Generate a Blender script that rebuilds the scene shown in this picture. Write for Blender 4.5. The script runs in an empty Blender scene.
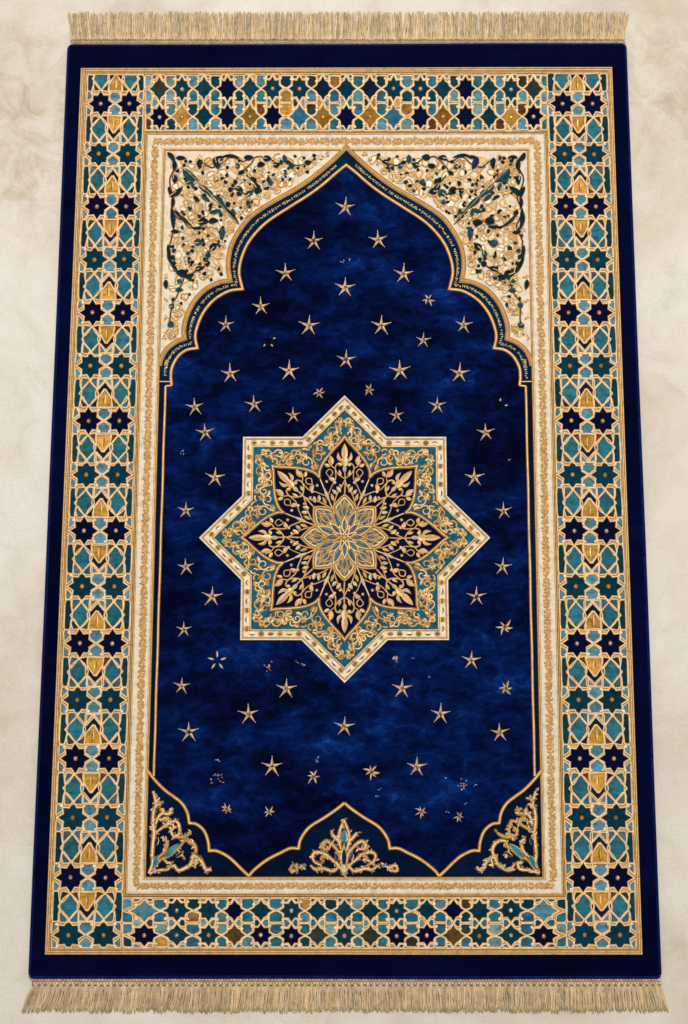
import bpy, math, random
from mathutils.geometry import tessellate_polygon
from mathutils import Vector

rnd = random.Random(7)
PI = math.pi
scene = bpy.context.scene
COL = scene.collection

# ------------------------------------------------------------------ camera model
W, H = 688, 1024
F = 1400.0
TILT = math.atan(F / 7371.0)
D = 1.655
ZT = 0.008                      # top of the pile above the floor
ct, st = math.cos(TILT), math.sin(TILT)
CAM = (0.0, -D * st, ZT + D * ct)


def P(x, y, z=ZT):
    """a point of the rug traced on the photograph -> metres on the rug"""
    dx, dy = (x - W / 2) / F, (H / 2 - y) / F
    wx, wy, wz = dx, dy * ct + st, dy * st - ct
    s = (CAM[2] - z) / -wz
    return (CAM[0] + wx * s, CAM[1] + wy * s)


def U(y):
    a, b = P(344, y), P(345, y)
    return b[0] - a[0]


def ax(y):                      # axis of symmetry of the design
    return 346.8 - 0.0031 * y


def mir(pts):
    return [(2 * ax(y) - x, y) for x, y in pts]


def lin(c):
    out = []
    for v in c:
        v = v / 255.0
        out.append(v / 12.92 if v <= 0.04045 else ((v + 0.055) / 1.055) ** 2.4)
    return tuple(out)


_zc = [0]


def zj(span=0.00035):
    _zc[0] += 1
    return (_zc[0] * 0.6180339887 % 1.0) * span


def vary(c, a=0.14, r=rnd):
    k = 1 + r.uniform(-a, a)
    w = r.uniform(-a, a) * .18
    return (max(0, c[0] * k * (1 + w)), max(0, c[1] * k), max(0, c[2] * k * (1 - w)))


# ------------------------------------------------------------------ mesh builder
class MB:
    def __init__(s):
        s.v, s.f, s.c, s.mi = [], [], [], []
        s.cur = 0

    def face(s, idx, col):
        s.f.append(idx)
        s.c.append(col)
        s.mi.append(s.cur)

    def poly(s, pts, z, col, px=True, facet=0.0):
        p = [P(*q) for q in pts] if px else pts
        if len(p) < 3:
            return
        b = len(s.v)
        s.v += [(x, y, z) for x, y in p]
        tris = tessellate_polygon([[Vector((x, y, 0)) for x, y in p]])
        for t in tris:
            a, bb, c = t
            A, B, C = p[a], p[bb], p[c]
            cr = (B[0] - A[0]) * (C[1] - A[1]) - (B[1] - A[1]) * (C[0] - A[0])
            if abs(cr) < 1e-14:
                continue
            s.face((b + a, b + bb, b + c) if cr > 0 else (b + a, b + c, b + bb), vary(col, facet) if facet else col)

    def cord(s, pts, w, z, h, col, edge=None, closed=False, taper=None, px=True):
        if len(pts) < 2:
            return
        if px:
            ym = sum(q[1] for q in pts) / len(pts)
            u = U(ym)
            p = [P(*q) for q in pts]
        else:
            u = 1.0
            p = list(pts)
        q = [p[0]]
        for a in p[1:]:
            if math.hypot(a[0] - q[-1][0], a[1] - q[-1][1]) > 1e-6:
                q.append(a)
        if closed and math.hypot(q[0][0] - q[-1][0], q[0][1] - q[-1][1]) < 1e-6:
            q.pop()
        p = q
        n = len(p)
        if n < 2:
            return
        w = w * u
        edge = edge or col
        z = z + zj()
        b = len(s.v)
        for i in range(n):
            if closed:
                a, c = p[i - 1], p[(i + 1) % n]
            else:
                a, c = p[max(i - 1, 0)], p[min(i + 1, n - 1)]
            m = p[i]
            d1 = (m[0] - a[0], m[1] - a[1])
            d2 = (c[0] - m[0], c[1] - m[1])
            l1, l2 = math.hypot(*d1), math.hypot(*d2)
            if l1 < 1e-9:
                d1, l1 = d2, l2
            if l2 < 1e-9:
                d2, l2 = d1, l1
            d1 = (d1[0] / l1, d1[1] / l1)
            d2 = (d2[0] / l2, d2[1] / l2)
            tx, ty = d1[0] + d2[0], d1[1] + d2[1]
            L = math.hypot(tx, ty)
            if L < 1e-6:
                tx, ty, L = d1[0], d1[1], 1
            tx, ty = tx / L, ty / L
            k = max(0.45, tx * d1[0] + ty * d1[1])
            nx, ny = -ty / k, tx / k
            ww = w * 0.5
            if taper:
                ww *= taper(i / (n - 1))
            for o, zz in ((-1, 0), (-.42, h), (.42, h), (1, 0)):
                s.v.append((m[0] + nx * ww * o, m[1] + ny * ww * o, z + zz))
        for i in range(n if closed else n - 1):
            a = b + 4 * i
            c = b + 4 * ((i + 1) % n)
            s.face((a + 1, a, c, c + 1), edge)
            s.face((a + 2, a + 1, c + 1, c + 2), col)
            s.face((a + 3, a + 2, c + 2, c + 3), edge)

    def leaf(s, p0, p1, w, z, col, edge=None, h=0.0004, bend=0.0, sharp=0.75, n=8, px=True):
        if px:
            u = U((p0[1] + p1[1]) / 2)
            a, b_ = P(*p0), P(*p1)
        else:
            u, a, b_ = 1, p0, p1
        dx, dy = b_[0] - a[0], b_[1] - a[1]
        L = math.hypot(dx, dy)
        if L < 1e-7:
            return
        tx, ty = dx / L, dy / L
        w = w * u
        z = z + zj()
        b = len(s.v)
        edge = edge or col
        for i in range(n + 1):
            t = i / n
            off = bend * L * math.sin(PI * t)
            cx, cy = a[0] + dx * t - ty * off, a[1] + dy * t + tx * off
            ww = 0.5 * w * max(0.04, math.sin(PI * min(1, t ** 0.85)) ** sharp)
            s.v += [(cx - ty * ww, cy + tx * ww, z), (cx, cy, z + h), (cx + ty * ww, cy - tx * ww, z)]
        for i in range(n):
            k = b + 3 * i
            s.face((k, k + 1, k + 4, k + 3), edge)
            s.face((k + 1, k + 2, k + 5, k + 4), col)

    def blob(s, c, r, z, col, h=0.0004, n=8, sy=1.0, px=True, rot=0):
        u = U(c[1]) if px else 1
        m = P(*c) if px else c
        z = z + zj()
        b = len(s.v)
        for ring, hh in ((1, 0), (.6, .75)):
            for i in range(n):
                a = 2 * PI * i / n
                x, y = math.cos(a) * r * u * ring, math.sin(a) * r * u * ring * sy
                x, y = x * math.cos(rot) - y * math.sin(rot), x * math.sin(rot) + y * math.cos(rot)
                s.v.append((m[0] + x, m[1] + y, z + h * hh))
        s.v.append((m[0], m[1], z + h))
        for i in range(n):
            j = (i + 1) % n
            s.face((b + i, b + j, b + n + j, b + n + i), col)
            s.face((b + n + i, b + n + j, b + 2 * n), col)

    def tube(s, pts, r, col, sides=5, taper=None):
        b = len(s.v)
        n = len(pts)
        for i, p in enumerate(pts):
            a, c = pts[max(i - 1, 0)], pts[min(i + 1, n - 1)]
            d = Vector(c) - Vector(a)
            d.normalize()
            sx = d.cross(Vector((0, 0, 1)))
            if sx.length < 1e-4:
                sx = Vector((1, 0, 0))
            sx.normalize()
            up = sx.cross(d)
            rr = r * (taper(i / (n - 1)) if taper else 1)
            for k in range(sides):
                an = 2 * PI * k / sides
                v = Vector(p) + sx * (math.cos(an) * rr) + up * (math.sin(an) * rr)
                s.v.append(tuple(v))
        for i in range(n - 1):
            for k in range(sides):
                k2 = (k + 1) % sides
                s.face((b + i * sides + k, b + i * sides + k2, b + (i + 1) * sides + k2, b + (i + 1) * sides + k), col)
        s.face(tuple(b + (n - 1) * sides + k for k in range(sides)), col)

    def build(s, name, mat, parent=None, smooth=False):
        me = bpy.data.meshes.new(name)
        me.from_pydata(s.v, [], s.f)
        at = me.color_attributes.new('thread', 'FLOAT_COLOR', 'CORNER')
        buf = []
        for f, c in zip(s.f, s.c):
            buf += list((c[0], c[1], c[2], 1.0)) * len(f)
        at.data.foreach_set('color', buf)
        if smooth:
            me.polygons.foreach_set('use_smooth', [True] * len(me.polygons))
        for mm in (mat if isinstance(mat, (list, tuple)) else [mat]):
            me.materials.append(mm)
        me.polygons.foreach_set('material_index', s.mi)
        me.update()
        o = bpy.data.objects.new(name, me)
        COL.objects.link(o)
        if parent:
            o.parent = parent
        return o


def lerp(a, b, t):
    return a + (b - a) * t


def smooth(pts, per=6, closed=False):
    n = len(pts)
    out = []
    for i in range(n if closed else n - 1):
        p1, p2 = pts[i], pts[(i + 1) % n]
        p0 = pts[i - 1] if (closed or i > 0) else (2 * p1[0] - p2[0], 2 * p1[1] - p2[1])
        p3 = pts[(i + 2) % n] if (closed or i + 2 < n) else (2 * p2[0] - p1[0], 2 * p2[1] - p1[1])
        for k in range(per):
            t = k / per
            out.append(tuple(0.5 * (2 * p1[j] + (p2[j] - p0[j]) * t + (2 * p0[j] - 5 * p1[j] + 4 * p2[j] - p3[j]) * t * t
                                    + (3 * p1[j] - p0[j] - 3 * p2[j] + p3[j]) * t ** 3) for j in (0, 1)))
    if not closed:
        out.append(pts[-1])
    return out


def segs(pieces, per=6):
    """several smooth pieces meeting at cusps"""
    out = []
    for p in pieces:
        q = smooth(p, per)
        out += q if not out else q[1:]
    return out


def inside(pt, poly):
    x, y = pt
    c = False
    n = len(poly)
    for i in range(n):
        x1, y1 = poly[i]
        x2, y2 = poly[i - 1]
        if (y1 > y) != (y2 > y) and x < (x2 - x1) * (y - y1) / (y2 - y1) + x1:
            c = not c
    return c


def clear(pt, poly, m):
    """inside and at least m away from the outline"""
    if not inside(pt, poly):
        return False
    x, y = pt
    n = len(poly)
    for i in range(n):
        x1, y1 = poly[i - 1]
        x2, y2 = poly[i]
        dx, dy = x2 - x1, y2 - y1
        l2 = dx * dx + dy * dy
        t = 0 if l2 < 1e-12 else max(0, min(1, ((x - x1) * dx + (y - y1) * dy) / l2))
        if (x1 + dx * t - x) ** 2 + (y1 + dy * t - y) ** 2 < m * m:
            return False
    return True


def clip(poly, a, b):
    """keep the part of a polygon left of the line a->b in picture coordinates"""
    out = []
    n = len(poly)

    def side(p):
        return (b[0] - a[0]) * (p[1] - a[1]) - (b[1] - a[1]) * (p[0] - a[0])
    for i in range(n):
        p, q = poly[i - 1], poly[i]
        sp, sq = side(p), side(q)
        if (sp >= 0) != (sq >= 0):
            t = sp / (sp - sq)
            out.append((p[0] + (q[0] - p[0]) * t, p[1] + (q[1] - p[1]) * t))
        if sq >= 0:
            out.append(q)
    return out


def along(path, step):
    out = []
    acc = 0.0
    for i in range(len(path) - 1):
        a, b = path[i], path[i + 1]
        L = math.hypot(b[0] - a[0], b[1] - a[1])
        if L < 1e-9:
            continue
        t = -acc if acc else 0
        d = (step - acc) if acc else 0
        while d < L:
            out.append((a[0] + (b[0] - a[0]) * d / L, a[1] + (b[1] - a[1]) * d / L, math.atan2(b[1] - a[1], b[0] - a[0])))
            d += step
        acc = L - (d - step)
    return out


# ------------------------------------------------------------------ materials
def new_mat(name):
    m = bpy.data.materials.new(name)
    m.use_nodes = True
    nt = m.node_tree
    b = nt.nodes['Principled BSDF']
    return m, nt, b


def nd(nt, t, **kw):
    n = nt.nodes.new(t)
    for k, v in kw.items():
        n.inputs[k].default_value = v
    return n


def ramp(nt, stops):
    r = nt.nodes.new('ShaderNodeValToRGB')
    e = r.color_ramp.elements
    e[0].position, e[0].color = stops[0][0], (*stops[0][1], 1)
    e[1].position, e[1].color = stops[-1][0], (*stops[-1][1], 1)
    for p, c in stops[1:-1]:
        x = e.new(p)
        x.color = (*c, 1)
    return r


def noise(nt, vec, scale, detail=4, rough=0.6, dist=0.0):
    n = nd(nt, 'ShaderNodeTexNoise', Scale=scale, Detail=detail, Roughness=rough, Distortion=dist)
    nt.links.new(vec, n.inputs['Vector'])
    return n


def mixc(nt, mode, fac, a, b):
    m = nt.nodes.new('ShaderNodeMix')
    m.data_type = 'RGBA'
    m.blend_type = mode
    for sock, val in ((m.inputs[0], fac), (m.inputs[6], a), (m.inputs[7], b)):
        if isinstance(val, (int, float)):
            sock.default_value = val
        elif isinstance(val, tuple):
            sock.default_value = (*val, 1)
        else:
            nt.links.new(val, sock)
    return m.outputs[2]


def thread_mat(name, grain=0.45, bump=0.5, rough=0.6, metal=0.0, gs=900, sheen=0.0, spec=0.3, blot=.22):
    m, nt, b = new_mat(name)
    L = nt.links
    tc = nt.nodes.new('ShaderNodeTexCoord').outputs['Object']
    at = nt.nodes.new('ShaderNodeAttribute')
    at.attribute_name = 'thread'
    g = noise(nt, tc, gs, 3, 0.7)
    r1 = ramp(nt, [(0.30, (1 - grain,) * 3), (0.5, (1, 1, 1)), (0.72, (1 + grain * .55,) * 3)])
    L.new(g.outputs['Fac'], r1.inputs[0])
    g2 = noise(nt, tc, 130, 4, 0.65)
    r2 = ramp(nt, [(0.32, (1 - blot,) * 3), (0.5, (1, 1, 1)), (0.7, (1 + blot * .6,) * 3)])
    L.new(g2.outputs['Fac'], r2.inputs[0])
    c = mixc(nt, 'MULTIPLY', 1.0, at.outputs['Color'], r1.outputs[0])
    c = mixc(nt, 'MULTIPLY', 1.0, c, r2.outputs[0])
    L.new(c, b.inputs['Base Color'])
    b.inputs['Roughness'].default_value = rough
    b.inputs['Metallic'].default_value = metal
    b.inputs['Specular IOR Level'].default_value = spec
    b.inputs['Sheen Weight'].default_value = sheen
    bp = nd(nt, 'ShaderNodeBump', Strength=bump, Distance=0.0006)
    L.new(g.outputs['Fac'], bp.inputs['Height'])
    L.new(bp.outputs[0], b.inputs['Normal'])
    return m


def velvet_mat(name, stops, scale, sheen, fleck=True, seed=0.0):
    m, nt, b = new_mat(name)
    L = nt.links
    tc = nt.nodes.new('ShaderNodeTexCoord').outputs['Object']
    mp = nd(nt, 'ShaderNodeMapping')
    mp.inputs['Scale'].default_value = (0.75, 1.25, 1)
    mp.inputs['Location'].default_value = (seed, seed * .7, 0)
    L.new(tc, mp.inputs['Vector'])
    v = mp.outputs[0]
    n1 = noise(nt, v, scale, 6, 0.62, 0.4)
    n2 = noise(nt, v, scale * 4.0, 7, 0.72, 0.6)
    ad = nt.nodes.new('ShaderNodeMath')
    ad.operation = 'MULTIPLY_ADD'
    L.new(n2.outputs['Fac'], ad.inputs[0])
    ad.inputs[1].default_value = 0.62
    sc = nt.nodes.new('ShaderNodeMath')
    sc.operation = 'MULTIPLY'
    sc.inputs[1].default_value = 0.46
    L.new(n1.outputs['Fac'], sc.inputs[0])
    L.new(sc.outputs[0], ad.inputs[2])
    n0 = noise(nt, tc, 3.1, 2, 0.5)
    sh = nt.nodes.new('ShaderNodeMath')
    sh.operation = 'MULTIPLY_ADD'
    L.new(n0.outputs['Fac'], sh.inputs[0])
    sh.inputs[1].default_value = 0.34
    L.new(ad.outputs[0], sh.inputs[2])
    s2 = nt.nodes.new('ShaderNodeMath')
    s2.operation = 'SUBTRACT'
    L.new(sh.outputs[0], s2.inputs[0])
    s2.inputs[1].default_value = 0.185
    r = ramp(nt, stops)
    L.new(s2.outputs[0], r.inputs[0])
    g = noise(nt, tc, 1000, 2, 0.7)
    rg = ramp(nt, [(0.3, (.45,) * 3), (0.5, (1, 1, 1)), (0.72, (1.8,) * 3)])
    L.new(g.outputs['Fac'], rg.inputs[0])
    c = mixc(nt, 'MULTIPLY', 1.0, r.outputs[0], rg.outputs[0])
    L.new(c, b.inputs['Base Color'])
    b.inputs['Roughness'].default_value = 0.85
    b.inputs['Specular IOR Level'].default_value = 0.03
    b.inputs['Sheen Weight'].default_value = sheen
    b.inputs['Sheen Roughness'].default_value = 0.4
    b.inputs['Sheen Tint'].default_value = (0.1, 0.25, 1, 1)
    ad2 = nt.nodes.new('ShaderNodeMath')
    ad2.operation = 'MULTIPLY_ADD'
    L.new(ad.outputs[0], ad2.inputs[0])
    ad2.inputs[1].default_value = 4.0
    L.new(g.outputs['Fac'], ad2.inputs[2])
    bp = nd(nt, 'ShaderNodeBump', Strength=0.6, Distance=0.0007)
    L.new(ad2.outputs[0], bp.inputs['Height'])
    L.new(bp.outputs[0], b.inputs['Normal'])
    return m


M_FIELD = velvet_mat('crushed blue velvet', [(0.43, lin((0, 4, 28))), (0.52, lin((1, 12, 52))), (0.61, lin((3, 25, 78))),
                                             (0.69, lin((8, 48, 110))), (0.80, lin((32, 86, 150)))], 14.0, 0.02, seed=3.3)
M_EDGE = velvet_mat('midnight velvet', [(0.36, lin((0, 2, 24))), (0.58, lin((1, 6, 40))), (0.8, lin((3, 14, 56)))], 6.0, 0.01)
M_GROUND = velvet_mat('dark navy velvet', [(0.36, lin((2, 10, 34))), (0.58, lin((4, 22, 50))), (0.8, lin((8, 34, 66)))], 9.0, 0.01)
M_BIND = thread_mat('blue overlock binding', grain=.6, gs=700, spec=.1, rough=.9)
M_GOLD = thread_mat('gold embroidery thread', grain=.42, bump=.6, rough=.5, metal=.12, gs=820)
M_MOSAIC = thread_mat('mosaic pile', grain=.45, bump=.5, rough=.95, gs=800, spec=.06, blot=.42)
M_STRAP = thread_mat('cream gold strap thread', grain=.3, bump=.5, rough=.6, gs=850, blot=.2)
M_CREAM = thread_mat('cream woven ground', grain=.16, bump=.35, rough=.85, gs=1100)
M_FRINGE = thread_mat('raw cotton fringe', grain=.35, bump=.6, rough=.85, gs=1200)

# thread colours
GOLD = lin((204, 158, 84))
GOLD_L = lin((236, 200, 140))
GOLD_D = lin((150, 102, 44))
STRAP = lin((240, 208, 158))
STRAP_E = lin((194, 142, 78))
CREAM = lin((226, 208, 180))
WHITE = lin((240, 228, 208))
NAVY = lin((3, 10, 42))
NAVY2 = lin((4, 13, 42))
TEALSTAR = lin((6, 50, 64))
LBLUE = lin((80, 128, 144))
KITE = lin((42, 102, 114))
TRI = lin((44, 98, 120))
DTEAL = lin((12, 56, 68))
BROWN = lin((88, 58, 38))
AMBER = lin((194, 142, 58))
CHEV = lin((12, 30, 52))
DLEAF = lin((20, 42, 50))
TLEAF = lin((32, 74, 84))
OLIVE = lin((44, 54, 48))

# ------------------------------------------------------------------ setting
def floor():
    me = bpy.data.meshes.new('floor')
    s = 4.0
    me.from_pydata([(-s, -s, 0), (s, -s, 0), (s, s, 0), (-s, s, 0)], [], [(0, 1, 2, 3)])
    o = bpy.data.objects.new('floor', me)
    COL.objects.link(o)
    m, nt, b = new_mat('pale mottled limestone')
    L = nt.links
    tc = nt.nodes.new('ShaderNodeTexCoord').outputs['Object']
    n1 = noise(nt, tc, 2.6, 8, 0.62, 0.6)
    r = ramp(nt, [(0.30, lin((200, 184, 162))), (0.44, lin((218, 206, 190))), (0.56, lin((226, 216, 203))), (0.72, lin((232, 225, 214)))])
    L.new(n1.outputs['Fac'], r.inputs[0])
    n2 = noise(nt, tc, 14, 7, 0.7, 0.8)
    r2 = ramp(nt, [(0.30, (.86, .84, .80)), (0.44, (.965, .955, .94)), (0.56, (1, 1, 1)), (0.7, (1.03, 1.03, 1.03))])
    L.new(n2.outputs['Fac'], r2.inputs[0])
    n3 = noise(nt, tc, 420, 4, 0.7)
    r3 = ramp(nt, [(0.3, (.88,) * 3), (0.5, (1,) * 3), (0.7, (1.06,) * 3)])
    L.new(n3.outputs['Fac'], r3.inputs[0])
    c = mixc(nt, 'MULTIPLY', 1.0, r.outputs[0], r2.outputs[0])
    c = mixc(nt, 'MULTIPLY', 1.0, c, r3.outputs[0])
    # a few worn brownish patches in the stone
    for (px, py, rad, amt) in ((25, 95, .16, .9), (20, 190, .12, .6), (668, 95, .13, .8), (640, 30, .1, .35), (30, 640, .1, .3)):
        x, y = P(px, py, 0)
        sub = nt.nodes.new('ShaderNodeVectorMath')
        sub.operation = 'DISTANCE'
        L.new(tc, sub.inputs[0])
        sub.inputs[1].default_value = (x, y, 0)
        mr = nd(nt, 'ShaderNodeMapRange')
        mr.inputs['From Min'].default_value = 0
        mr.inputs['From Max'].default_value = rad
        mr.inputs['To Min'].default_value = 1
        mr.inputs['To Max'].default_value = 0
        L.new(sub.outputs['Value'], mr.inputs['Value'])
        nn = noise(nt, tc, 22, 8, 0.72, 1.2)
        rr = ramp(nt, [(0.44, (0, 0, 0)), (0.62, (1, 1, 1))])
        L.new(nn.outputs['Fac'], rr.inputs[0])
        mu = nt.nodes.new('ShaderNodeMath')
        mu.operation = 'MULTIPLY'
        L.new(mr.outputs[0], mu.inputs[0])
        L.new(rr.outputs[0], mu.inputs[1])
        mu2 = nt.nodes.new('ShaderNodeMath')
        mu2.operation = 'MULTIPLY'
        L.new(mu.outputs[0], mu2.inputs[0])
        mu2.inputs[1].default_value = amt
        c = mixc(nt, 'MULTIPLY', mu2.outputs[0], c, (.74, .65, .52))
    L.new(c, b.inputs['Base Color'])
    b.inputs['Roughness'].default_value = 0.75
    b.inputs['Specular IOR Level'].default_value = 0.2
    ad = nt.nodes.new('ShaderNodeMath')
    ad.operation = 'MULTIPLY_ADD'
    L.new(n2.outputs['Fac'], ad.inputs[0])
    ad.inputs[1].default_value = 1.5
    L.new(n3.outputs['Fac'], ad.inputs[2])
    bp = nd(nt, 'ShaderNodeBump', Strength=0.45, Distance=0.0012)
    L.new(ad.outputs[0], bp.inputs['Height'])
    L.new(bp.outputs[0], b.inputs['Normal'])
    me.materials.append(m)
    o['kind'] = 'structure'


floor()

rug = bpy.data.objects.new('prayer_rug', None)
COL.objects.link(rug)
rug.empty_display_size = 0.1
rug['label'] = 'navy velvet prayer rug with gold pointed arch, star medallion, mosaic border and fringed ends'
rug['category'] = 'rug'

# ------------------------------------------------------------------ rug body and binding
def quad_path(q, per=40, wob=0.0, corner=0.0):
    """outline of a four-cornered figure, hand-made wobble, rounded corners"""
    out = []
    for i in range(4):
        a, b, c = q[i - 1], q[i], q[(i + 1) % 4]
        la = math.hypot(a[0] - b[0], a[1] - b[1])
        lc = math.hypot(c[0] - b[0], c[1] - b[1])
        if corner:
            p0 = (b[0] + (a[0] - b[0]) * corner / la, b[1] + (a[1] - b[1]) * corner / la)
            p2 = (b[0] + (c[0] - b[0]) * corner / lc, b[1] + (c[1] - b[1]) * corner / lc)
            for k in range(5):
                t = k / 4
                out.append(tuple((1 - t) ** 2 * p0[j] + 2 * t * (1 - t) * b[j] + t * t * p2[j] for j in (0, 1)))
            s0 = p2
        else:
            out.append(b)
            s0 = b
        d = q[(i + 2) % 4]
        if corner:
            e = c
            l = math.hypot(e[0] - b[0], e[1] - b[1])
            e = (c[0] + (b[0] - c[0]) * corner / l, c[1] + (b[1] - c[1]) * corner / l)
        else:
            e = c
        ph = i * 1.7
        for k in range(1, per):
            t = k / per
            x, y = s0[0] + (e[0] - s0[0]) * t, s0[1] + (e[1] - s0[1]) * t
            if wob:
                nx, ny = -(e[1] - s0[1]), e[0] - s0[0]
                l = math.hypot(nx, ny)
                o = wob * math.sin(PI * t) * (math.sin(5 * t + ph) + .5 * math.sin(13 * t + ph * 2))
                x, y = x + nx / l * o, y + ny / l * o
            out.append((x, y))
    return out


Q_RUG = [(69, 45), (625, 44), (660, 977), (30, 977)]
edge = quad_path(Q_RUG, 60, 0.35, 3.5)
em = [P(*p) for p in edge]
body = MB()
n = len(em)
cxm = sum(p[0] for p in em) / n
cym = sum(p[1] for p in em) / n
levels = [(1.0, 0.0005), (1.0, ZT - .002), (0.9965, ZT)]
for k, z in levels:
    for (x, y) in em:
        l = math.hypot(x - cxm, y - cym)
        s = 1 if k == 1.0 else 1 - 0.0018 / l
        body.v.append((cxm + (x - cxm) * s, cym + (y - cym) * s, z))
for r in range(2):
    for i in range(n):
        j = (i + 1) % n
        body.face((r * n + i, (r + 1) * n + i, (r + 1) * n + j, r * n + j), (0, 0, 0))
body.face(tuple(2 * n + i for i in range(n))[::-1], (0, 0, 0))
body.face(tuple(range(n)), (0, 0, 0))
body.build('velvet_backing', M_EDGE, rug)
bd = MB()
bpts = [(x, y, ZT - .0028) for x, y in em]
bpts.append(bpts[0])
stitch = lin((5, 22, 78))
for i in range(0, n):
    a, b = bpts[i], bpts[i + 1]
    bd.tube([a, tuple((a[k] + b[k]) / 2 for k in range(3)), b], 0.0026, vary(stitch, .3), 6)
bd.build('bound_edge', M_BIND, rug, smooth=True)

# ------------------------------------------------------------------ frames
Q_OUT = [(81, 68.3), (612, 67.3), (642.3, 954.5), (45, 954.5)]
Q_TILE = [(86.8, 75), (606.8, 73.8), (636, 948), (52, 947.5)]
Q_INOUT = [(143.8, 130.7), (548.2, 130.2), (566.7, 898), (122.5, 898)]
Q_CREAM = [(147.8, 134.7), (544.2, 134.2), (562, 893.5), (127, 893)]
Q_LINE = [(164.2, 149.7), (528.3, 149.5), (543.8, 878.3), (144.4, 878.3)]


def qmix(a, b, t):
    return [(p[0] + (q[0] - p[0]) * t, p[1] + (q[1] - p[1]) * t) for p, q in zip(a, b)]


def quad_cords(name, a, b, specs, base=None, z=ZT + .0006, wob=.12):
    m = MB()
    if base:
        ra, rb = quad_path(a, 1), quad_path(b, 1)
        for i in range(4):
            j = (i + 1) % 4
            m.poly([ra[i], ra[j], rb[j], rb[i]], z, base)
    for t, w, c, e in specs:
        p = quad_path(qmix(a, b, t), 50, wob)
        k = 0
        # broken into short lengths so that the thread colour drifts along the braid
        p.append(p[0])
        m_c = [vary(c, .08) for _ in p]
        m.cord(p[:-1], w, z + .0001, .0006, c, e, closed=True)
    return m.build(name, M_GOLD, rug)


quad_cords('outer_braid', Q_OUT, Q_TILE, [(.12, 1.6, lin((222, 184, 120)), lin((186, 138, 74))), (.42, 1.5, GOLD_L, lin((186, 138, 74))), (.68, 1.4, lin((216, 174, 108)), GOLD_D), (.93, 1.3, STRAP, GOLD_D)], lin((178, 130, 68)))
quad_cords('inner_braid', Q_INOUT, Q_CREAM, [(.12, 1.4, GOLD_L, GOLD_D), (.5, 1.6, GOLD, GOLD_D), (.88, 1.4, GOLD_L, GOLD_D)], GOLD_D)

# ------------------------------------------------------------------ mosaic border
tiles, straps = MB(), MB()
ZM = ZT + .0003
jit = {}


def jog(p, a=0.5):
    k = (round(p[0] * 1.5), round(p[1] * 1.5))
    if k not in jit:
        jit[k] = (rnd.uniform(-a, a), rnd.uniform(-a, a))
    return (p[0] + jit[k][0], p[1] + jit[k][1])


def piece(poly, col, w=1.75, va=.2, clips=(), grow=1.0):
    if grow != 1.0:
        gx, gy = sum(q[0] for q in poly) / len(poly), sum(q[1] for q in poly) / len(poly)
        poly = [(gx + (q[0] - gx) * grow, gy + (q[1] - gy) * grow) for q in poly]
    for a, b in clips:
        poly = clip(poly, a, b)
    if len(poly) < 3:
        return
    poly = [jog(p) for p in poly]
    rd = []
    for i in range(len(poly)):                 # hand-woven pieces have no sharp corners
        a, b = poly[i], poly[(i + 1) % len(poly)]
        rd += [(lerp(a[0], b[0], .16), lerp(a[1], b[1], .16)), (lerp(a[0], b[0], .84), lerp(a[1], b[1], .84))]
    poly = rd
    tiles.poly(poly, ZM + zj(.0002), vary(col, va), facet=.16)
    straps.cord(poly, w * rnd.uniform(.85, 1.15), ZM + .0003, .0006, vary(STRAP, .08), vary(STRAP_E, .15), closed=True)


def star8(c, sx, sy, col, R=88, Rd=80, Ri=58, bead=True, rot=0, clips=(), w=2.0):
    pts = []
    for k in range(16):
        r = (R if k % 4 == 0 else Rd) if k % 2 == 0 else Ri
        a = rot + k * PI / 8
        pts.append((c[0] + math.cos(a) * r * sx, c[1] + math.sin(a) * r * sy))
    for a, b in clips:
        pts = clip(pts, a, b)
    pts = [jog(p, .2) for p in pts]
    tiles.poly(pts, ZM + .00025 + zj(.0001), vary(col, .12))
    straps.cord(pts, w, ZM + .00035, .0006, vary(STRAP, .06), vary(STRAP_E, .12), closed=True)
    for k in range(1, 8, 2):        # small knots where the straps turn at the slanting tips
        a = rot + k * PI / 4
        q = (c[0] + math.cos(a) * (Rd + 7) * sx, c[1] + math.sin(a) * (Rd + 7) * sy)
        if all((bb[0] - aa[0]) * (q[1] - aa[1]) - (bb[1] - aa[1]) * (q[0] - aa[0]) > 0 for aa, bb in clips):
            straps.blob((q[0] + rnd.uniform(-.4, .4), q[1] + rnd.uniform(-.4, .4)), rnd.uniform(1.3, 1.8), ZM + .0009, vary(STRAP, .1), .0004, n=6)
    if bead:
        cc = vary(bead if isinstance(bead, tuple) else lin((214, 172, 140)), .2)
        tiles.blob((c[0] + rnd.uniform(-.4, .4), c[1] + rnd.uniform(-.4, .4)), 2.1, ZM + .0006, vary(GOLD_D, .2), .0003, sy=1.15)
        tiles.blob(c, 1.4, ZM + .0008, cc, .0004, n=6, sy=rnd.uniform(.8, 1.3))


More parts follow.
